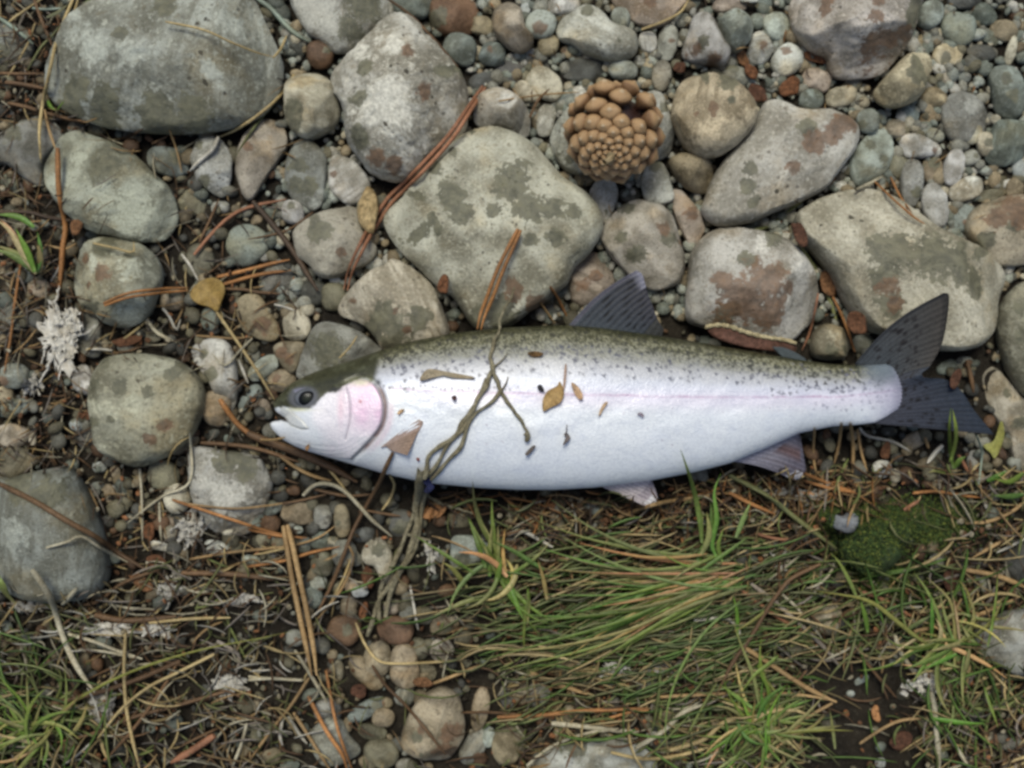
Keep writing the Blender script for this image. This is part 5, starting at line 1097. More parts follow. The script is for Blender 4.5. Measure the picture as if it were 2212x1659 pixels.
def z_bottom(r):
    x = r.uniform(-60, 2280); y = r.uniform(1010, 1720)
    lim = np.interp(x, [0, 250, 420, 700, 1100, 1500, 1800, 2212], [1180, 1270, 1170, 1170, 1080, 1050, 960, 1000])
    if y < lim: return None, None, None
    if 620 < x < 1080 and y > 1100 and r.random() < .82: return None, None, None
    if x <= 620 and r.random() < .5: return None, None, None
    if 1740 < x < 2000 and y > 1420 and r.random() < .92: return None, None, None
    if 1780 < x < 2050 and 1060 < y < 1270 and r.random() < .8: return None, None, None
    a = r.normal(-.15, .5) if (1000 < x < 1700 and r.random() < .65) else r.uniform(0, math.pi)
    return x, y, a
def z_left(r):
    x = r.uniform(-60, 640); y = r.uniform(-40, 1260)
    if r.random() > np.interp(x, [0, 150, 400, 640], [.9, .6, .4, .25]): return None, None, None
    if y < 560 and x > 230 and r.random() < .6: return None, None, None
    return x, y, r.uniform(0, math.pi)
litter('dry_litter', 2700, z_bottom, (25, 130), (2.4, 7.0), ['st', 'sg', 'st', 'br', 'tn', 'gy', 'ol', 'ol', 'g2', 'br', 'dk', 'br'], 'matted dry grass, needles and roots below the trout', 51, zr=(.0005, .010), arch=.45)
litter('dry_litter', 900, z_left, (25, 100), (2, 5), ['st', 'br', 'br', 'dk', 'gy', 'tn', 'sg'], 'sparse dry needles and roots between the stones left of the trout', 52, zr=(.0004, .004))
def z_shore(r): return r.uniform(1000, 2212), r.uniform(0, 700), r.uniform(0, math.pi)
litter('dry_litter', 60, z_shore, (15, 45), (2, 4), ['br', 'or', 'tn', 'dk'], 'few needle scraps caught in the clean gravel', 53, zr=(.0003, .002))
def z_under(r): return r.uniform(900, 1900), r.uniform(1035, 1110), r.uniform(0, math.pi)
litter('dry_litter', 200, z_under, (40, 120), (3, 6), ['or', 'br', 'dk', 'tn'], 'pine needles poking out from under the trout’s belly', 54, zr=(.0005, .008))
def z_bleached(r):
    x, y, _ = z_bottom(r)
    if x is None or x > 780 or y < 1230: return None, None, None
    return x, y, r.normal(.1, .6)
litter('dry_litter', 260, z_bleached, (30, 120), (2.5, 7), ['wh', 'sg', 'sg', 'gy', 'st'], 'bleached grey straw matted over the litter by the algae shreds', 56, zr=(.004, .011), arch=.5)
# crumbs of bark, seeds and soil
def crumbs(n, seed):
    r = np.random.default_rng(seed); V, F, C = [], [], []; m = 0
    while m < n:
        x, y, a = z_bottom(r) if r.random() < .7 else z_left(r)
        if x is None or hget(x, y)[0] > .006: continue
        s = IV * (1 + .3 * fbm(IV * 1.7 + m, m % 50, 2))[:, None] * np.array([1, r.uniform(.4, .9), r.uniform(.3, .6)]) * r.uniform(2.5, 8) / K
        ca, sa = math.cos(a), math.sin(a); s = np.c_[s[:, 0] * ca - s[:, 1] * sa, s[:, 0] * sa + s[:, 1] * ca, s[:, 2]]
        V.append(s + np.array(W(x, y, r.uniform(.0005, .006)))); F.append(IF + m * len(IV))
        c = np.array([(.10, .05, .025), (.05, .035, .02), (.24, .11, .05), (.28, .25, .18), (.03, .025, .018)][int(r.integers(5))]); C.append(np.repeat(c[None], len(IV), 0)); m += 1
    me = mesh_from('litter_crumbs', np.vstack(V), np.vstack(F), M_BARK); cattr(me, 'tone', np.vstack(C))
    tag(link('litter_crumbs', me), 'crumbs of bark, seed husks and soil mixed into the litter', 'litter', kind='stuff')
crumbs(2600, 61)

# ------------------------------------------------------------------ grass tufts: each blade a part
def blade_mesh(pts, w, c0, c1, lift, stiff=8, zend=0.0, mat=None):
    P = drape(pts, lift, stiff=stiff, n=int(np.clip(np.linalg.norm(np.diff(np.asarray(pts, float), axis=0), axis=1).sum() / 12, 8, 36)))
    n = len(P); t = np.linspace(0, 1, n); P[:, 2] += zend * np.sin(t * math.pi * .6)
    tan = np.gradient(P, axis=0); tan /= np.maximum(np.linalg.norm(tan, axis=1, keepdims=True), 1e-9)
    s = np.cross(tan, (0, 0, 1.0)); s /= np.maximum(np.linalg.norm(s, axis=1, keepdims=True), 1e-9)
    hw = (w / K * .5 * np.minimum(1, np.minimum(.55 + t * 2, .06 + (1 - t) * 2.0)))[:, None]
    mid = P.copy(); mid[:, 2] -= hw[:, 0] * .45
    th = np.array([0, 0, .00025])
    V = np.stack([P - s * hw, mid, P + s * hw, P + s * hw * .9 - th, mid - th, P - s * hw * .9 - th], 1).reshape(-1, 3); F = []
    for i in range(n - 1):
        for k in range(6): F.append((i * 6 + k, (i + 1) * 6 + k, (i + 1) * 6 + (k + 1) % 6, i * 6 + (k + 1) % 6))
    F.append((0, 1, 2, 3, 4, 5)[::-1]); F.append(tuple(range((n - 1) * 6, n * 6)))
    C = np.repeat(np.array(c0)[None] * (1 - t[:, None]) + np.array(c1)[None] * t[:, None], 6, 0)
    return V, F, C
GC = [(.085, .17, .025), (.11, .20, .035), (.14, .19, .05), (.07, .13, .022), (.19, .21, .07)]
def tuft(label, base, blades, seed, wr=(7, 11), lift=.004):
    rr = random.Random(seed); b0 = W(base[0], base[1], 0.0)
    root = tag(empty('grass_tuft', b0), label, 'grass', 'grass tufts in the litter')
    for pts, colr in blades:
        c = GC[rr.randrange(len(GC))] if colr == 'g' else COLS[colr]
        c = tuple(k * rr.uniform(.8, 1.2) for k in c); tip = tuple(k * m for k, m in zip(c, (1.25, 1.12, .95)))
        if colr == 'g' and rr.random() < .25: tip = (.25, .22, .09)
        V, F, C = blade_mesh(pts, rr.uniform(*wr), c, tip, lift + rr.uniform(0, .006), zend=rr.uniform(.001, .006))
        me = mesh_from('blade', V - np.array(b0), F, M_GRASS); cattr(me, 'tone', C); link('blade', me, root)
    return root
def fan(base, n, ang, spread, length, curl, seed, cols='gggggs'):
    rr = random.Random(seed); out = []
    for k in range(n):
        a = math.radians(ang + rr.uniform(-spread, spread)); L = rr.uniform(*length); c = rr.gauss(0, curl * 2.2); x = base[0] + rr.gauss(0, 30); y = base[1] + rr.gauss(0, 22); pts = [(x, y)]
        for q in range(4):
            a += c / 4; x += math.cos(a) * L / 4; y += math.sin(a) * L / 4; pts.append((x, y))
        ch = rr.choice(cols); out.append((pts, {'g': 'g', 's': 'st', 'o': 'ol', 't': 'tn'}[ch]))
    return out
# sprout at the left margin
tuft('bright green grass sprout beside the orange-brown flat stem', T('A1', [(270, 540)])[0],
     [(T('A1', p), c) for p, c in [([(270,540),(220,470),(120,390),(-10,340)], 'g'), ([(265,540),(200,440),(110,250),(-10,140)], 'st'), ([(262,525),(190,400),(100,230),(20,150)], 'st'), ([(270,530),(300,420),(300,330),(280,235)], 'g'), ([(255,530),(230,400),(190,300),(150,220)], 'g'), ([(285,540),(315,450),(310,330)], 'ol'), ([(275,540),(160,440),(60,390),(-20,375)], 'g')]]
     + [(T('A1', [(250, 200), (170, 140), (90, 115), (-20, 110)]), 'g')], 1, wr=(10, 15), lift=.012)
# the swept tuft
b = T('C3', [(1650, 240)])[0]
tuft('large swept green grass tuft lying flat over litter below the anal fin', b,
     [(T('C3', p), 'g') for p in [[(1650,240),(1400,330),(1000,480),(600,540),(0,510)], [(1640,260),(1300,400),(900,560),(400,700),(-200,860)], [(1640,280),(1300,470),(900,640),(300,760),(-300,760)], [(1650,300),(1400,480),(1000,680),(500,760),(50,800)], [(1640,230),(1300,250),(1000,230),(780,210)], [(1650,330),(1450,520),(1100,650),(700,780),(150,960)], [(1660,250),(1400,420),(900,500),(300,560),(-150,640)], [(1620,320),(1300,420),(800,430),(560,500)], [(1600,360),(1200,590),(700,760),(-50,940)]]]
     + fan(b, 64, 165, 16, (120, 430), .16, 33, 'gggggot'), 2, wr=(4, 8), lift=.009)
tuft('upright green blades rising over the trout’s belly', T('C2', [(1480, 1250)])[0],
     [(T('C2', p), 'g') for p in [[(1490,1240),(1470,1080),(1420,850),(1320,545)], [(1560,1300),(1555,1150),(1545,930)], [(1470,1450),(1620,1340),(1830,1185)], [(1740,1200),(1790,1050),(1840,930)], [(1500,1250),(1440,1420),(1380,1560)], [(1600,1350),(1560,1240),(1590,1060),(1570,860),(1620,720)], [(1480,1330),(1530,1180),(1510,1000)], [(1640,1380),(1600,1250),(1640,1120)]]], 3, wr=(8, 13), lift=.010)
tuft('loose green grass clump right of the forked twig', T('B3', [(1850, 230)])[0],
     [(T('B3', p), 'g') for p in [[(1850,240),(1820,60),(1700,-180)], [(1900,250),(2100,100),(2212,-20)], [(1600,330),(1500,180),(1420,130)], [(1870,300),(1800,180),(1700,-60)], [(2190,420),(2160,250),(2120,120)], [(1880,330),(2000,460),(2150,500)], [(1830,380),(1600,420),(1350,520)], [(2170,200),(1950,60),(1780,-20)]]] + fan(T('B3', [(1850, 260)])[0], 22, 200, 140, (60, 180), .3, 35), 4, wr=(7, 12), lift=.007)
b = T('C3', [(1950, 1350)])[0]
tuft('dense bright green grass clump beside bare dark soil', b, [(T('C3', p), 'g') for p in [[(1950,1340),(1900,1150),(1850,950),(1750,700),(1700,540)], [(1990,1500),(1970,1300),(2020,1150),(2100,1040)], [(1940,1300),(1980,1100),(1900,900),(1990,800)], [(1900,1400),(1850,1300),(1860,1150)], [(1960,1600),(1950,1450),(1940,1300)]]] + fan(b, 44, 250, 150, (60, 170), .4, 36), 5, wr=(5, 9), lift=.006)
b = T('D3', [(1680, 720)])[0]
tuft('green grass clump beside the rough whitish stone', b, [(T('D3', p), 'g') for p in [[(1700,900),(1690,700),(1650,430),(1470,240)], [(1740,1050),(1780,850),(1800,680)], [(1530,700),(1510,500),(1500,360)], [(1560,780),(1400,680),(1250,560),(1030,410),(650,340)], [(1330,650),(1420,570),(1490,525)]]] + fan(b, 34, 260, 140, (60, 170), .4, 37), 6, wr=(5, 10), lift=.006)
b = T('A3', [(250, 1400)])[0]
tuft('green grass clump in dry litter by the thick bleached stem', b, [(T('A3', p), 'g') for p in [[(300,1600),(330,1430),(400,1300),(560,1160),(800,1020),(1100,890),(1500,770),(1900,690),(2170,635)], [(320,1640),(360,1500),(340,1400)], [(260,1350),(170,1150),(60,1020),(-20,920)], [(230,1480),(120,1300),(40,1220)], [(280,1500),(150,1250),(-20,1150)]]] + fan(b, 26, 240, 110, (70, 180), .4, 38, 'gggggos'), 7, wr=(5, 9), lift=.008)
tuft('broad green blade tip over the large smooth blue-grey stone', T('A3', [(-30, 250)])[0], [(T('A3', [(-60, 220), (20, 300), (80, 380), (140, 440)]), 'g'), (T('A3', [(-60, 560), (-10, 500), (40, 440)]), 'ol')], 8, wr=(18, 22), lift=.003)
tuft('thin green blade rising over the lower tail lobe', T('D2', [(1670, 640)])[0], [(T('D2', p), 'g') for p in [[(1690,690),(1660,560),(1640,400),(1650,240)], [(1670,640),(1690,450),(1660,250)], [(1690,690),(1720,620),(1760,600)], [(2212,720),(2080,780),(1960,760)], [(1940,780),(2010,740),(2070,700)], [(2212,880),(2080,890),(1950,880)], [(1640,720),(1560,700),(1500,720)]]], 9, wr=(8, 12), lift=.004)
b = T('D3', [(850, 250)])[0]
tuft('sparse long green blades below the moss', b, [(T('D3', p), 'g') for p in [[(980,400),(900,250),(820,120),(760,60)], [(1060,660),(1020,520),(980,400)], [(820,1520),(790,1350),(770,1220)], [(480,1050),(470,1150),(430,1250)], [(400,830),(300,900),(210,960),(120,1080)], [(330,480),(200,560),(60,640)], [(100,700),(90,500),(60,380)], [(1520,1290),(1750,1310),(1900,1310)], [(1920,1060),(1940,1180),(1990,1340)]]], 10, wr=(6, 10), lift=.007)
tuft('short green blades at the top corner beside the largest boulder', T('A0', [(620, 40)])[0], [(T('A0', p), c) for p, c in [([(600,80),(660,40),(720,-10)], 'g'), ([(420,810),(470,790),(500,760)], 'g'), ([(350,740),(400,800),(440,830)], 'g'), ([(340,130),(440,100),(520,40)], 'ol')]], 11, wr=(6, 9), lift=.004)
def z_green(r):
    k = int(r.choice(5, p=[.46, .16, .14, .12, .12])); cx, cy, sx, sy = [(1420, 1320, 230, 80), (1700, 1570, 170, 70), (2080, 1430, 110, 110), (60, 1560, 90, 80), (1350, 1430, 160, 70)][k]
    x, y = r.normal(cx, sx), r.normal(cy, sy)
    if 1735 < x < 2000 and 1420 < y < 1640 and r.random() < .93: return None, None, None
    return x, y, (r.normal(-.22, .22) if k in (0, 4) else r.uniform(0, math.pi))
litter('fine_grass', 1050, z_green, (60, 230), (3.5, 8.5), ['g1', 'g1', 'g2', 'g2', 'ol', 'st'], 'fine green and yellowing grass woven through the litter', 55, zr=(.004, .013), mat=M_GRASS, arch=.35)

# ------------------------------------------------------------------ moss
def moss():
    r = np.random.default_rng(71); V, F, C = [], [], []; m = 0
    for _ in range(20000):
        k = int(r.integers(5)); cx, cy, sx, sy = [(1880, 1175, 48, 42), (1960, 1120, 70, 20), (1800, 1110, 26, 18), (2030, 1130, 50, 30), (1930, 1270, 50, 22)][k]
        if k > 2 and r.random() < .5: continue
        x, y = r.normal(cx, sx), r.normal(cy, sy)
        if np.hypot(x - 1825, y - 1127) < 27: continue
        z = float(hget(x, y)[0]) + r.uniform(0, .0035)
        if z > .026: continue
        a = r.uniform(0, 6.28); L = r.uniform(3, 8) / K; w = r.uniform(1, 2.2) / K
        p = np.array(W(x, y, z)); d = np.array([math.cos(a) * L, math.sin(a) * L, r.uniform(.2, .8) * L]); s = np.array([-math.sin(a) * w, math.cos(a) * w, 0])
        V.append(np.array([p - s, p + s, p + d])); F.append((m, m + 1, m + 2)); m += 3
        C.append(np.repeat((np.array([(.036, .064, .018), (.058, .094, .024), (.10, .125, .026), (.022, .036, .014)][int(r.integers(4))]) * r.uniform(.7, 1.2))[None], 3, 0))
    me = mesh_from('moss', np.vstack(V), np.array(F), M_MOSS, smooth=False); cattr(me, 'tone', np.vstack(C))
    tag(link('moss', me), 'dark green moss cushion spread around the mossy stone', 'moss', kind='stuff')
moss()

# ------------------------------------------------------------------ flakes: bark, leaves, wood
flakes = []
def flake(name, pts, col, label, cat, lift=.001, thick=.0012, curl=.002, mat=None, z=None, edge=None, parent=None):
    rr = random.Random(len(flakes) + 99)
    ring = smooth_closed(pts, 40); c = ring.mean(0); hz = float(np.max(hget(np.r_[c[0], (ring[:, 0] + c[0]) / 2], np.r_[c[1], (ring[:, 1] + c[1]) / 2]))) if z is None else z
    ph = rr.uniform(0, 6.28); V = []; C = []
    rad = np.linalg.norm(ring - c, axis=1).max(); base = np.array(COLS[col] if isinstance(col, str) else col)
    fr = [0, .35, .7, .92, 1.0]
    def zz(p, f): 
        dx, dy = (p - c) / rad; u = dx * math.cos(ph) + dy * math.sin(ph)
        return hz + lift + thick + curl * (u * u) + .0006 * math.sin(dx * 7 + ph) * math.cos(dy * 6)
    for side in (0, 1):
        for f in fr[1:]:
            for p in ring:
                q = c + (p - c) * f; z0 = zz(q, f) - (thick if side else 0) - (thick * .4 if f == 1 and not side else 0)
                V.append(W(q[0], q[1], z0)); C.append(base * (1.0 if f < .9 else (1.5 if edge else .9)) * rr.uniform(.8, 1.2))
        z0 = zz(c, 0) - (thick if side else 0); V.append(W(c[0], c[1], z0)); C.append(base)
    n = 40; m = 4 * n + 1; F = []
    for side in (0, 1):
        o = side * m
        for k in range(n): F.append((o + 4 * n, o + k, o + (k + 1) % n))
        for j in range(3):
            for k in range(n): F.append((o + j * n + k, o + (j + 1) * n + k, o + (j + 1) * n + (k + 1) % n, o + j * n + (k + 1) % n))
    for k in range(n): F.append((3 * n + k, m + 3 * n + k, m + 3 * n + (k + 1) % n, 3 * n + (k + 1) % n))
    V = np.array(V); loc = V.mean(0); loc[2] = V[:, 2].min()
    me = mesh_from(name, V - loc, F, mat or M_BARK); cattr(me, 'tone', np.array(C))
    bm = bmesh.new(); bm.from_mesh(me); bmesh.ops.recalc_face_normals(bm, faces=bm.faces); bm.to_mesh(me); bm.free()
    o = link(name, me, None, loc); tag(o, label, cat, 'fallen bark and leaf scraps'); flakes.append(o); return o
def fl(name, tile, pts, col, label, cat, **kw): return flake(name, T(tile, pts), col, label, cat, **kw)
fl('dead_leaf', 'A1', [(1400,700),(1450,620),(1540,575),(1620,590),(1660,660),(1630,760),(1600,825),(1540,790),(1450,760)], (.27,.18,.05), 'yellow-brown dead leaf among pebbles left of the trout’s nape', 'leaf', mat=M_STRAW, thick=.0006, curl=.003, lift=.006)
fl('dead_leaf', 'C1', [(320,1560),(315,1480),(350,1410),(420,1370),(440,1335),(470,1400),(470,1450),(440,1500),(370,1535)], (.36,.235,.09), 'curled tan leaf scrap lying on the trout’s flank', 'leaf', mat=M_STRAW, thick=.0005, curl=.004, lift=.0015)
fl('leaf_stalk', 'C1', [(478,1215),(492,1215),(490,1300),(480,1380),(470,1410),(462,1400),(470,1300)], (.42,.30,.24), 'thin pinkish stalk beside the curled tan leaf scrap', 'leaf stalk', mat=M_STRAW, thick=.0006)
fl('husk', 'C1', [(525,1350),(560,1360),(600,1410),(612,1460),(590,1475),(550,1430)], (.50,.33,.20), 'pale papery husk on the trout’s lateral line', 'husk', mat=M_STRAW, thick=.0005)
fl('husk', 'C1', [(775,1490),(795,1495),(760,1550),(735,1595),(727,1585),(745,1530)], (.45,.32,.20), 'slim tan splinter on the trout’s pale flank', 'husk', mat=M_STRAW, thick=.0006)
fl('bark_crumb', 'C1', [(275,1375),(300,1360),(325,1395),(320,1415),(290,1405)], (.04,.035,.04), 'black crumb beside the curled tan leaf scrap', 'crumb')
fl('bark_crumb', 'B2', [(2080,525),(2103,520),(2100,540),(2055,590),(2030,590),(2035,570)], (.13,.11,.10), 'short grey-brown twig crumb below the twig’s knobbed tip', 'crumb')
fl('bark_crumb', 'C2', [(490,365),(497,380),(492,420),(520,465),(480,510),(460,520),(490,468),(470,440),(485,420)], (.14,.12,.12), 'hooked grey crumb on the trout’s belly', 'crumb', thick=.0006)
fl('bark_crumb', 'B1', [(1485,1455),(1510,1440),(1525,1460),(1505,1480)], (.10,.05,.05), 'dark red-brown crumb on the trout’s shoulder', 'crumb', thick=.0006)
fl('bark_crumb', 'C1', [(205,1125),(250,1115),(310,1125),(315,1145),(260,1160),(215,1145)], (.13,.075,.03), 'brown smear of debris on the trout’s speckled back', 'crumb', thick=.0006)
fl('husk', 'B1', [(1085,1570),(1110,1545),(1140,1545),(1120,1570),(1095,1582)], (.55,.38,.22), 'small tan flake behind the trout’s gill cover', 'husk', mat=M_STRAW, thick=.0005)
fl('bark_crumb', 'B2', [(1225,615),(1240,610),(1250,625),(1238,638)], (.25,.06,.05), 'small red crumb on the trout’s belly', 'crumb', thick=.0005)
fl('bark_crumb', 'B2', [(405,540),(430,510),(438,530),(425,560)], (.34,.20,.10), 'tan crumb on the trout’s throat', 'crumb', thick=.0005)
fl('bark_crumb', 'C1', [(1010,1580),(1040,1565),(1062,1590),(1055,1605),(1035,1590)], (.30,.26,.32), 'pale mauve crumb on the trout’s flank', 'crumb', thick=.0005)
fl('dry_leaf', 'B1', [(1250,1330),(1265,1290),(1320,1245),(1450,1265),(1560,1285),(1655,1305),(1640,1320),(1500,1312),(1340,1275),(1290,1300),(1255,1340)], (.30,.25,.17), 'narrow dried leaf lying across the trout’s upper flank', 'leaf', mat=M_STRAW, thick=.0006, curl=.001)
fl('leaf_scrap', 'D2', [(1910,520),(1990,480),(2040,340),(2065,390),(2060,480),(2000,615),(1960,570)], (.24,.24,.06), 'yellow-green triangular leaf scrap by the lower tail lobe', 'leaf', mat=M_STRAW, thick=.0006, curl=.002, lift=.005)
fl('bark_strip', 'C1', [(1520,945),(1600,925),(1700,935),(1800,972),(1950,1010),(2100,1030),(2178,1058),(2172,1125),(2000,1115),(1800,1085),(1600,1025)], (.11,.055,.04), 'dark reddish bark strip with a pale frayed edge between the brown-stained stone and the trout', 'bark', z=.022, thick=.003, curl=.0)
ed = T('C1', [(1515,938),(1600,922),(1700,935),(1800,972),(1950,1010),(2100,1032),(2180,1056)])
v, f = tube_arrays(np.array([W(x, y, .0265 + .0004 * math.sin(k * 5)) for k, (x, y) in enumerate(smooth_open(ed, 60))]), np.array([.0009 + .0007 * abs(math.sin(k * 1.7) * math.sin(k * .6)) for k in range(60)]), 7)
bs = flakes[-1]
me = mesh_from('pale_edge', v - np.array(bs.location), f, M_BARK); cattr(me, 'tone', np.tile((.42, .36, .22), (len(v), 1))); link('pale_edge', me, bs)
ORB = [('D1',770,620,60,95,-20,'between the two big stones above the tail'),('D1',560,250,50,100,-25,'wedged at the largest cream stone’s upper corner'),('D1',980,910,75,95,-40,'tucked under the largest cream stone by the tail'),('D1',1710,1320,38,75,15,'in the fork of the tail fin'),
 ('C0',1325,500,50,50,0,'beneath the white conical stone'),('C0',1790,420,40,70,-20,'beside the white stone with one brown oval spot'),('C0',1850,530,50,70,-40,'next to the pale blue-grey stone'),('D0',250,690,90,60,40,'above the long flat whitish stone'),('D0',480,640,90,70,-40,'by the triangular blue-grey pebble'),('D0',670,420,90,45,25,'under the big pinkish-white stone'),
 ('B1',1430,620,42,85,12,'between the cream pointed stone and the blotched stone'),('A2',1100,1150,45,80,0,'below the mottled buff stone'),('A2',1150,1370,90,50,10,'beside a brown reed'),('A2',1040,1530,95,55,35,'near the large smooth blue-grey stone'),('A2',640,290,70,40,0,'left of the mottled buff stone'),
 ('B2',870,1500,45,95,-15,'under the lower twig'),('B3',840,500,36,70,10,'near small brown pebbles'),('B2',1350,1010,95,55,-25,'right of the twig’s stem'),('A1',940,1040,120,42,-8,'above the mottled buff stone'),('D2',1190,560,38,75,8,'under the tail root beside a whitish pebble'),('D3',1120,1260,32,75,-12,'alone on bare dark soil'),('D3',1670,240,55,130,4,'beside the moss, upright'),
 ('B0',870,1550,86,165,-6,'x'),('D3',1310,1450,90,70,-30,'at the edge of bare dark soil'),('B3',800,1090,60,60,0,'between tan pebbles'),('B3',1280,1030,80,40,10,'beside the tan oval stone'),('C3',1640,430,50,80,0,'in the swept grass'),('A1',560,200,50,60,30,'under the grey-green cobble')]
for i, (tile, x, y, rx, ry, ang, where) in enumerate(ORB):
    rr = random.Random(i + 400); a = math.radians(ang); pts = []
    for k in range(9):
        t = 2 * math.pi * k / 9; r = rr.uniform(.78, 1.12); px, py = rx * r * math.cos(t), ry * r * math.sin(t); pts.append((x + px * math.cos(a) - py * math.sin(a), y + px * math.sin(a) + py * math.cos(a)))
    if where == 'x':
        fl('wood_chip', tile, pts, (.36, .27, .14), 'pale weathered wood chip under the long bent needle pair', 'wood', thick=.008, lift=.004, curl=.0); continue
    c = rr.choice([(.15, .065, .03), (.12, .055, .028), (.17, .085, .04), (.09, .042, .025)])
    if 'alone' in where or 'right of the twig' in where: c = (.42, .21, .09)
    fl('bark_flake', tile, pts, c, f"{rr.choice(['rusty', 'orange-brown', 'reddish-brown'])} bark flake {where}", 'bark', thick=.0022, curl=.003, lift=.0015)
fl('scrap', 'B2', [(1290,730),(1310,725),(1318,745),(1345,800),(1360,830),(1320,870),(1280,860),(1300,820),(1275,790)], (.012,.016,.06), 'tiny dark blue scrap caught under the twig', 'scrap', thick=.0008)

# ------------------------------------------------------------------ forked twig over the trout
twig = empty('forked_twig', W(860, 1250, .0)); TW0 = np.array(W(860, 1250, .0))
tag(twig, 'grey forked dead twig lying over the trout’s belly', 'twig')
def branch(name, pts, w0, w1, lift=.001):
    P = drape(pts, lift, stiff=14, zmin=.004); n = len(P); t = np.linspace(0, 1, n); rr = random.Random(len(pts) * 7 + int(w0 * 3))
    R = (w0 + (w1 - w0) * t) / K * .5 * (1 + .22 * np.sin(t * 37 + w0) * np.sin(t * 15)); P[:, 2] += R
    P[:, :2] += np.c_[np.sin(t * 31 + w0), np.cos(t * 27)] * .00035
    v, f = tube_arrays(P, R, 8); me = mesh_from(name, v - TW0, f, M_BARK); C = np.tile((.20, .18, .12), (len(v), 1)) * (1 + .35 * fbm(v * 300, 5, 3))[:, None]; cattr(me, 'tone', C)
    return link(name, me, twig)
branch('tip', T('B1', [(1955,650),(1900,770),(1850,850),(1840,950),(1810,1020),(1775,1150),(1790,1260)]), 4, 9)
branch('branch', T('B1', [(1790,1250),(1810,1300),(1860,1430),(1950,1560),(2020,1660),(2055,1745)]), 9, 6); branch('knob', T('B2', [(2035,430),(2052,452),(2040,485)]), 12, 9)
branch('branch', T('B1', [(1785,1270),(1720,1400),(1650,1530),(1560,1659),(1480,1770),(1340,1860),(1305,1960),(1290,2050)]), 10, 9)
branch('stem', T('B2', [(1740,30),(1690,170),(1620,280),(1570,400),(1480,490),(1400,620),(1330,720),(1260,790),(1235,880),(1215,980),(1170,1120),(1120,1270),(1060,1380),(985,1520),(955,1690),(950,1800)]), 8, 10)
branch('branch', T('B2', [(1855,105),(1780,200),(1680,270),(1610,360),(1580,450),(1550,540),(1480,610),(1390,710),(1320,790),(1290,890),(1250,1100),(1220,1290),(1120,1420),(1060,1540),(1020,1700),(1000,1780)]), 7, 11)
branch('stem', T('B2', [(1270,700),(1250,800),(1240,900),(1225,1000),(1230,1100),(1200,1250),(1140,1380),(1060,1520),(960,1650),(870,1920)]), 17, 9)
branch('side_shoot', T('B2', [(1160,1180),(1230,1190),(1320,1215)]), 8, 4); branch('side_shoot', T('B2', [(1300,880),(1400,940),(1550,990),(1640,1020)]), 8, 4); branch('side_shoot', T('B1', [(1800,1240),(1850,1190),(1900,1130)]), 4, 2); branch('side_shoot', T('B1', [(1860,1410),(1890,1350),(1905,1300)]), 4, 2)
# stalk of the pine cone
v, f = tube_arrays(st, np.linspace(.0022, .0014, 8), 8)
me = mesh_from('stalk', v, f, M_BARK); cattr(me, 'tone', np.tile((.28, .22, .13), (len(v), 1))); link('stalk', me, cone)

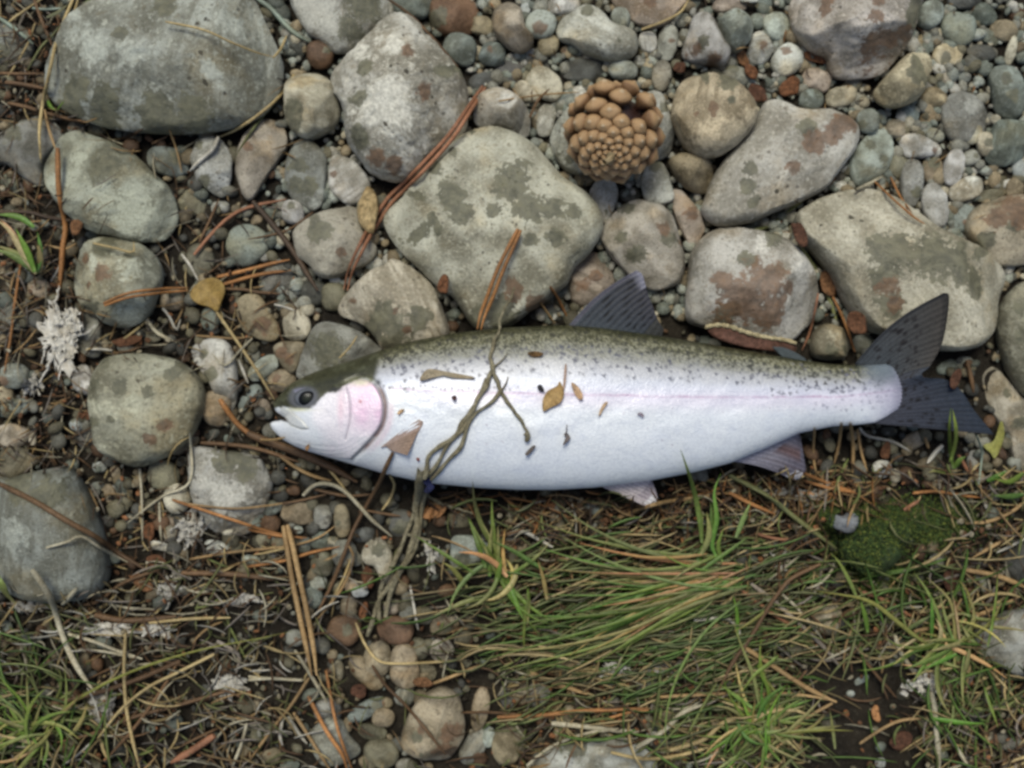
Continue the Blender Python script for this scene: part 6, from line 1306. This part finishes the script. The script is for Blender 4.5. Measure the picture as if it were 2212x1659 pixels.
# ------------------------------------------------------------------ bleached dried algae
def algae(label, tile, cx, cy, rx, ry, arms, seed, lift=.003, white=.62):
    r = np.random.default_rng(seed); c = np.array(T(tile, [(cx, cy)])[0]); rx *= .293; ry *= .293; V, F, C = [], [], []; m = 0
    n, k = 56, 9; th = np.linspace(0, 2 * math.pi, n, endpoint=False)
    h0 = float(hget(*c)[0]); C, AV, AF = [], [], []
    for q_ in range(5):
        f0 = 1.0 if q_ == 0 else r.uniform(.35, .6); sx, sy = (0, 0) if q_ == 0 else (r.normal(0, .5) * rx, r.normal(0, .5) * ry)
        rad = 1 + 1.1 * fbm(np.c_[np.cos(th) * 3.2, np.sin(th) * 3.2, np.full(n, seed + q_ * 3.3)], seed + q_, 4); P = []
        for j in range(k + 1):
            f = j / k * f0; P.append(np.c_[c[0] + sx + rx * rad * f * np.cos(th), c[1] + sy + ry * rad * f * np.sin(th)])
        P = np.vstack(P); hz = fbm(np.c_[P / 7.0, np.full(len(P), seed * .7 + q_)], seed + 3, 4) * .0028 + np.maximum(hget(P[:, 0], P[:, 1]), h0 * .6) + lift + q_ * .0006
        V = np.array([W(p[0], p[1], z) for p, z in zip(P, hz)]); F = []
        hole = fbm(np.c_[P / 9.0, np.full(len(P), 5.5 + seed)], seed + 8, 2)
        for j in range(k):
            for i in range(n):
                if j > 1 and hole[j * n + i] > .32: continue
                F.append((j * n + i, j * n + (i + 1) % n, (j + 1) * n + (i + 1) % n, (j + 1) * n + i))
        AV.append(V); AF.append(np.array(F) + m); m += len(V); C.append(np.full((len(V), 3), 1.0) * np.clip(.95 + .5 * hole, .6, 1.1)[:, None])
    for a in range(arms // 4):
        t0 = r.uniform(0, 6.28); L = r.uniform(.6, 1.5); x, y = c[0] + rx * .7 * math.cos(t0), c[1] + ry * .7 * math.sin(t0); pts = [(x, y)]; d = t0
        for q in range(4): d += r.normal(0, .5); x += math.cos(d) * rx * L / 4; y += math.sin(d) * ry * L / 4; pts.append((x, y))
        Q = drape(pts, lift * .8, n=14, stiff=6); Q[:, 2] += r.normal(0, .0008, 14)
        R = r.uniform(2.5, 7) / K * (1 - .75 * np.linspace(0, 1, 14)) * (1 + .45 * r.normal(0, 1, 14).clip(-1, 1)); v, f = tube_arrays(Q, np.maximum(R, .0003), 6); zc_ = np.repeat(Q[:, 2], 6); v[:, 2] = zc_ + (v[:, 2] - zc_) * .4 + r.normal(0, .0002, len(v))
        AV.append(v); AF.append(f + m); m += len(v); C.append(np.full((len(v), 3), .9))
    V = np.vstack(AV); loc = V.mean(0); loc[2] = V[:, 2].min()
    me = mesh_from('dried_algae', V - loc, np.vstack(AF), M_ALGAE); cattr(me, 'tone', np.vstack(C) * np.array([white, white * .97, white * .88]))
    return tag(link('dried_algae', me, None, loc), label, 'dried algae', 'bleached algae scraps')
algae('largest white crumpled dried algae beside the round grey-white cobble', 'A1', 430, 1020, 150, 190, 22, 1, lift=.007)
algae('white algae arm reaching up beside the flat orange-brown stem', 'A1', 520, 870, 70, 110, 8, 2, lift=.008)
algae('small white algae scrap at the base of the largest algae clump', 'A1', 250, 1360, 60, 70, 6, 3, lift=.004, white=.45)
algae('flat white algae shred across the dry litter', 'A3', 820, 640, 170, 36, 6, 4, lift=.005); algae('rounded white algae scrap beside the yellow straw stem', 'A3', 1170, 640, 100, 60, 6, 5, lift=.005); algae('pale algae scrap beside the rusty bark flake', 'A3', 1230, 350, 70, 80, 8, 6, lift=.003, white=.45)
algae('ragged white algae scrap under a straw end', 'A3', 1700, 1040, 110, 80, 10, 7, lift=.004, white=.5); algae('white algae tassel at the foot of the thick bleached stem', 'A3', 770, 1220, 70, 110, 8, 8, lift=.004, white=.5); algae('cream algae scrap touching a brown reed', 'A3', 1810, 420, 90, 34, 5, 9, lift=.004, white=.5)
algae('pale lichen-like scrap below the tan-white pebble', 'A2', 1400, 1140, 90, 100, 12, 10, lift=.002, white=.45); algae('white star-shaped algae scrap in the swept grass', 'C3', 830, 930, 90, 50, 8, 11, lift=.006, white=.5); algae('white algae mat under the swept grass tuft', 'C3', 1250, 930, 140, 70, 10, 12, lift=.003, white=.42); algae('white algae knot beside bare dark soil', 'D3', 1490, 1030, 90, 80, 14, 13, lift=.006, white=.55)
algae('white algae scrap right of the twig', 'B2', 1330, 1350, 36, 90, 6, 14, lift=.004, white=.6); algae('curved pale lichen scrap left of the mossy stone', 'D2', 440, 1360, 60, 50, 8, 15, lift=.004, white=.5); algae('crusty grey lichen scrap below the anal fin', 'D2', 520, 880, 170, 50, 8, 16, lift=.003, white=.32); algae('small white scrap near the broad green blade tip', 'A3', 250, 460, 110, 50, 6, 17, lift=.003, white=.42)
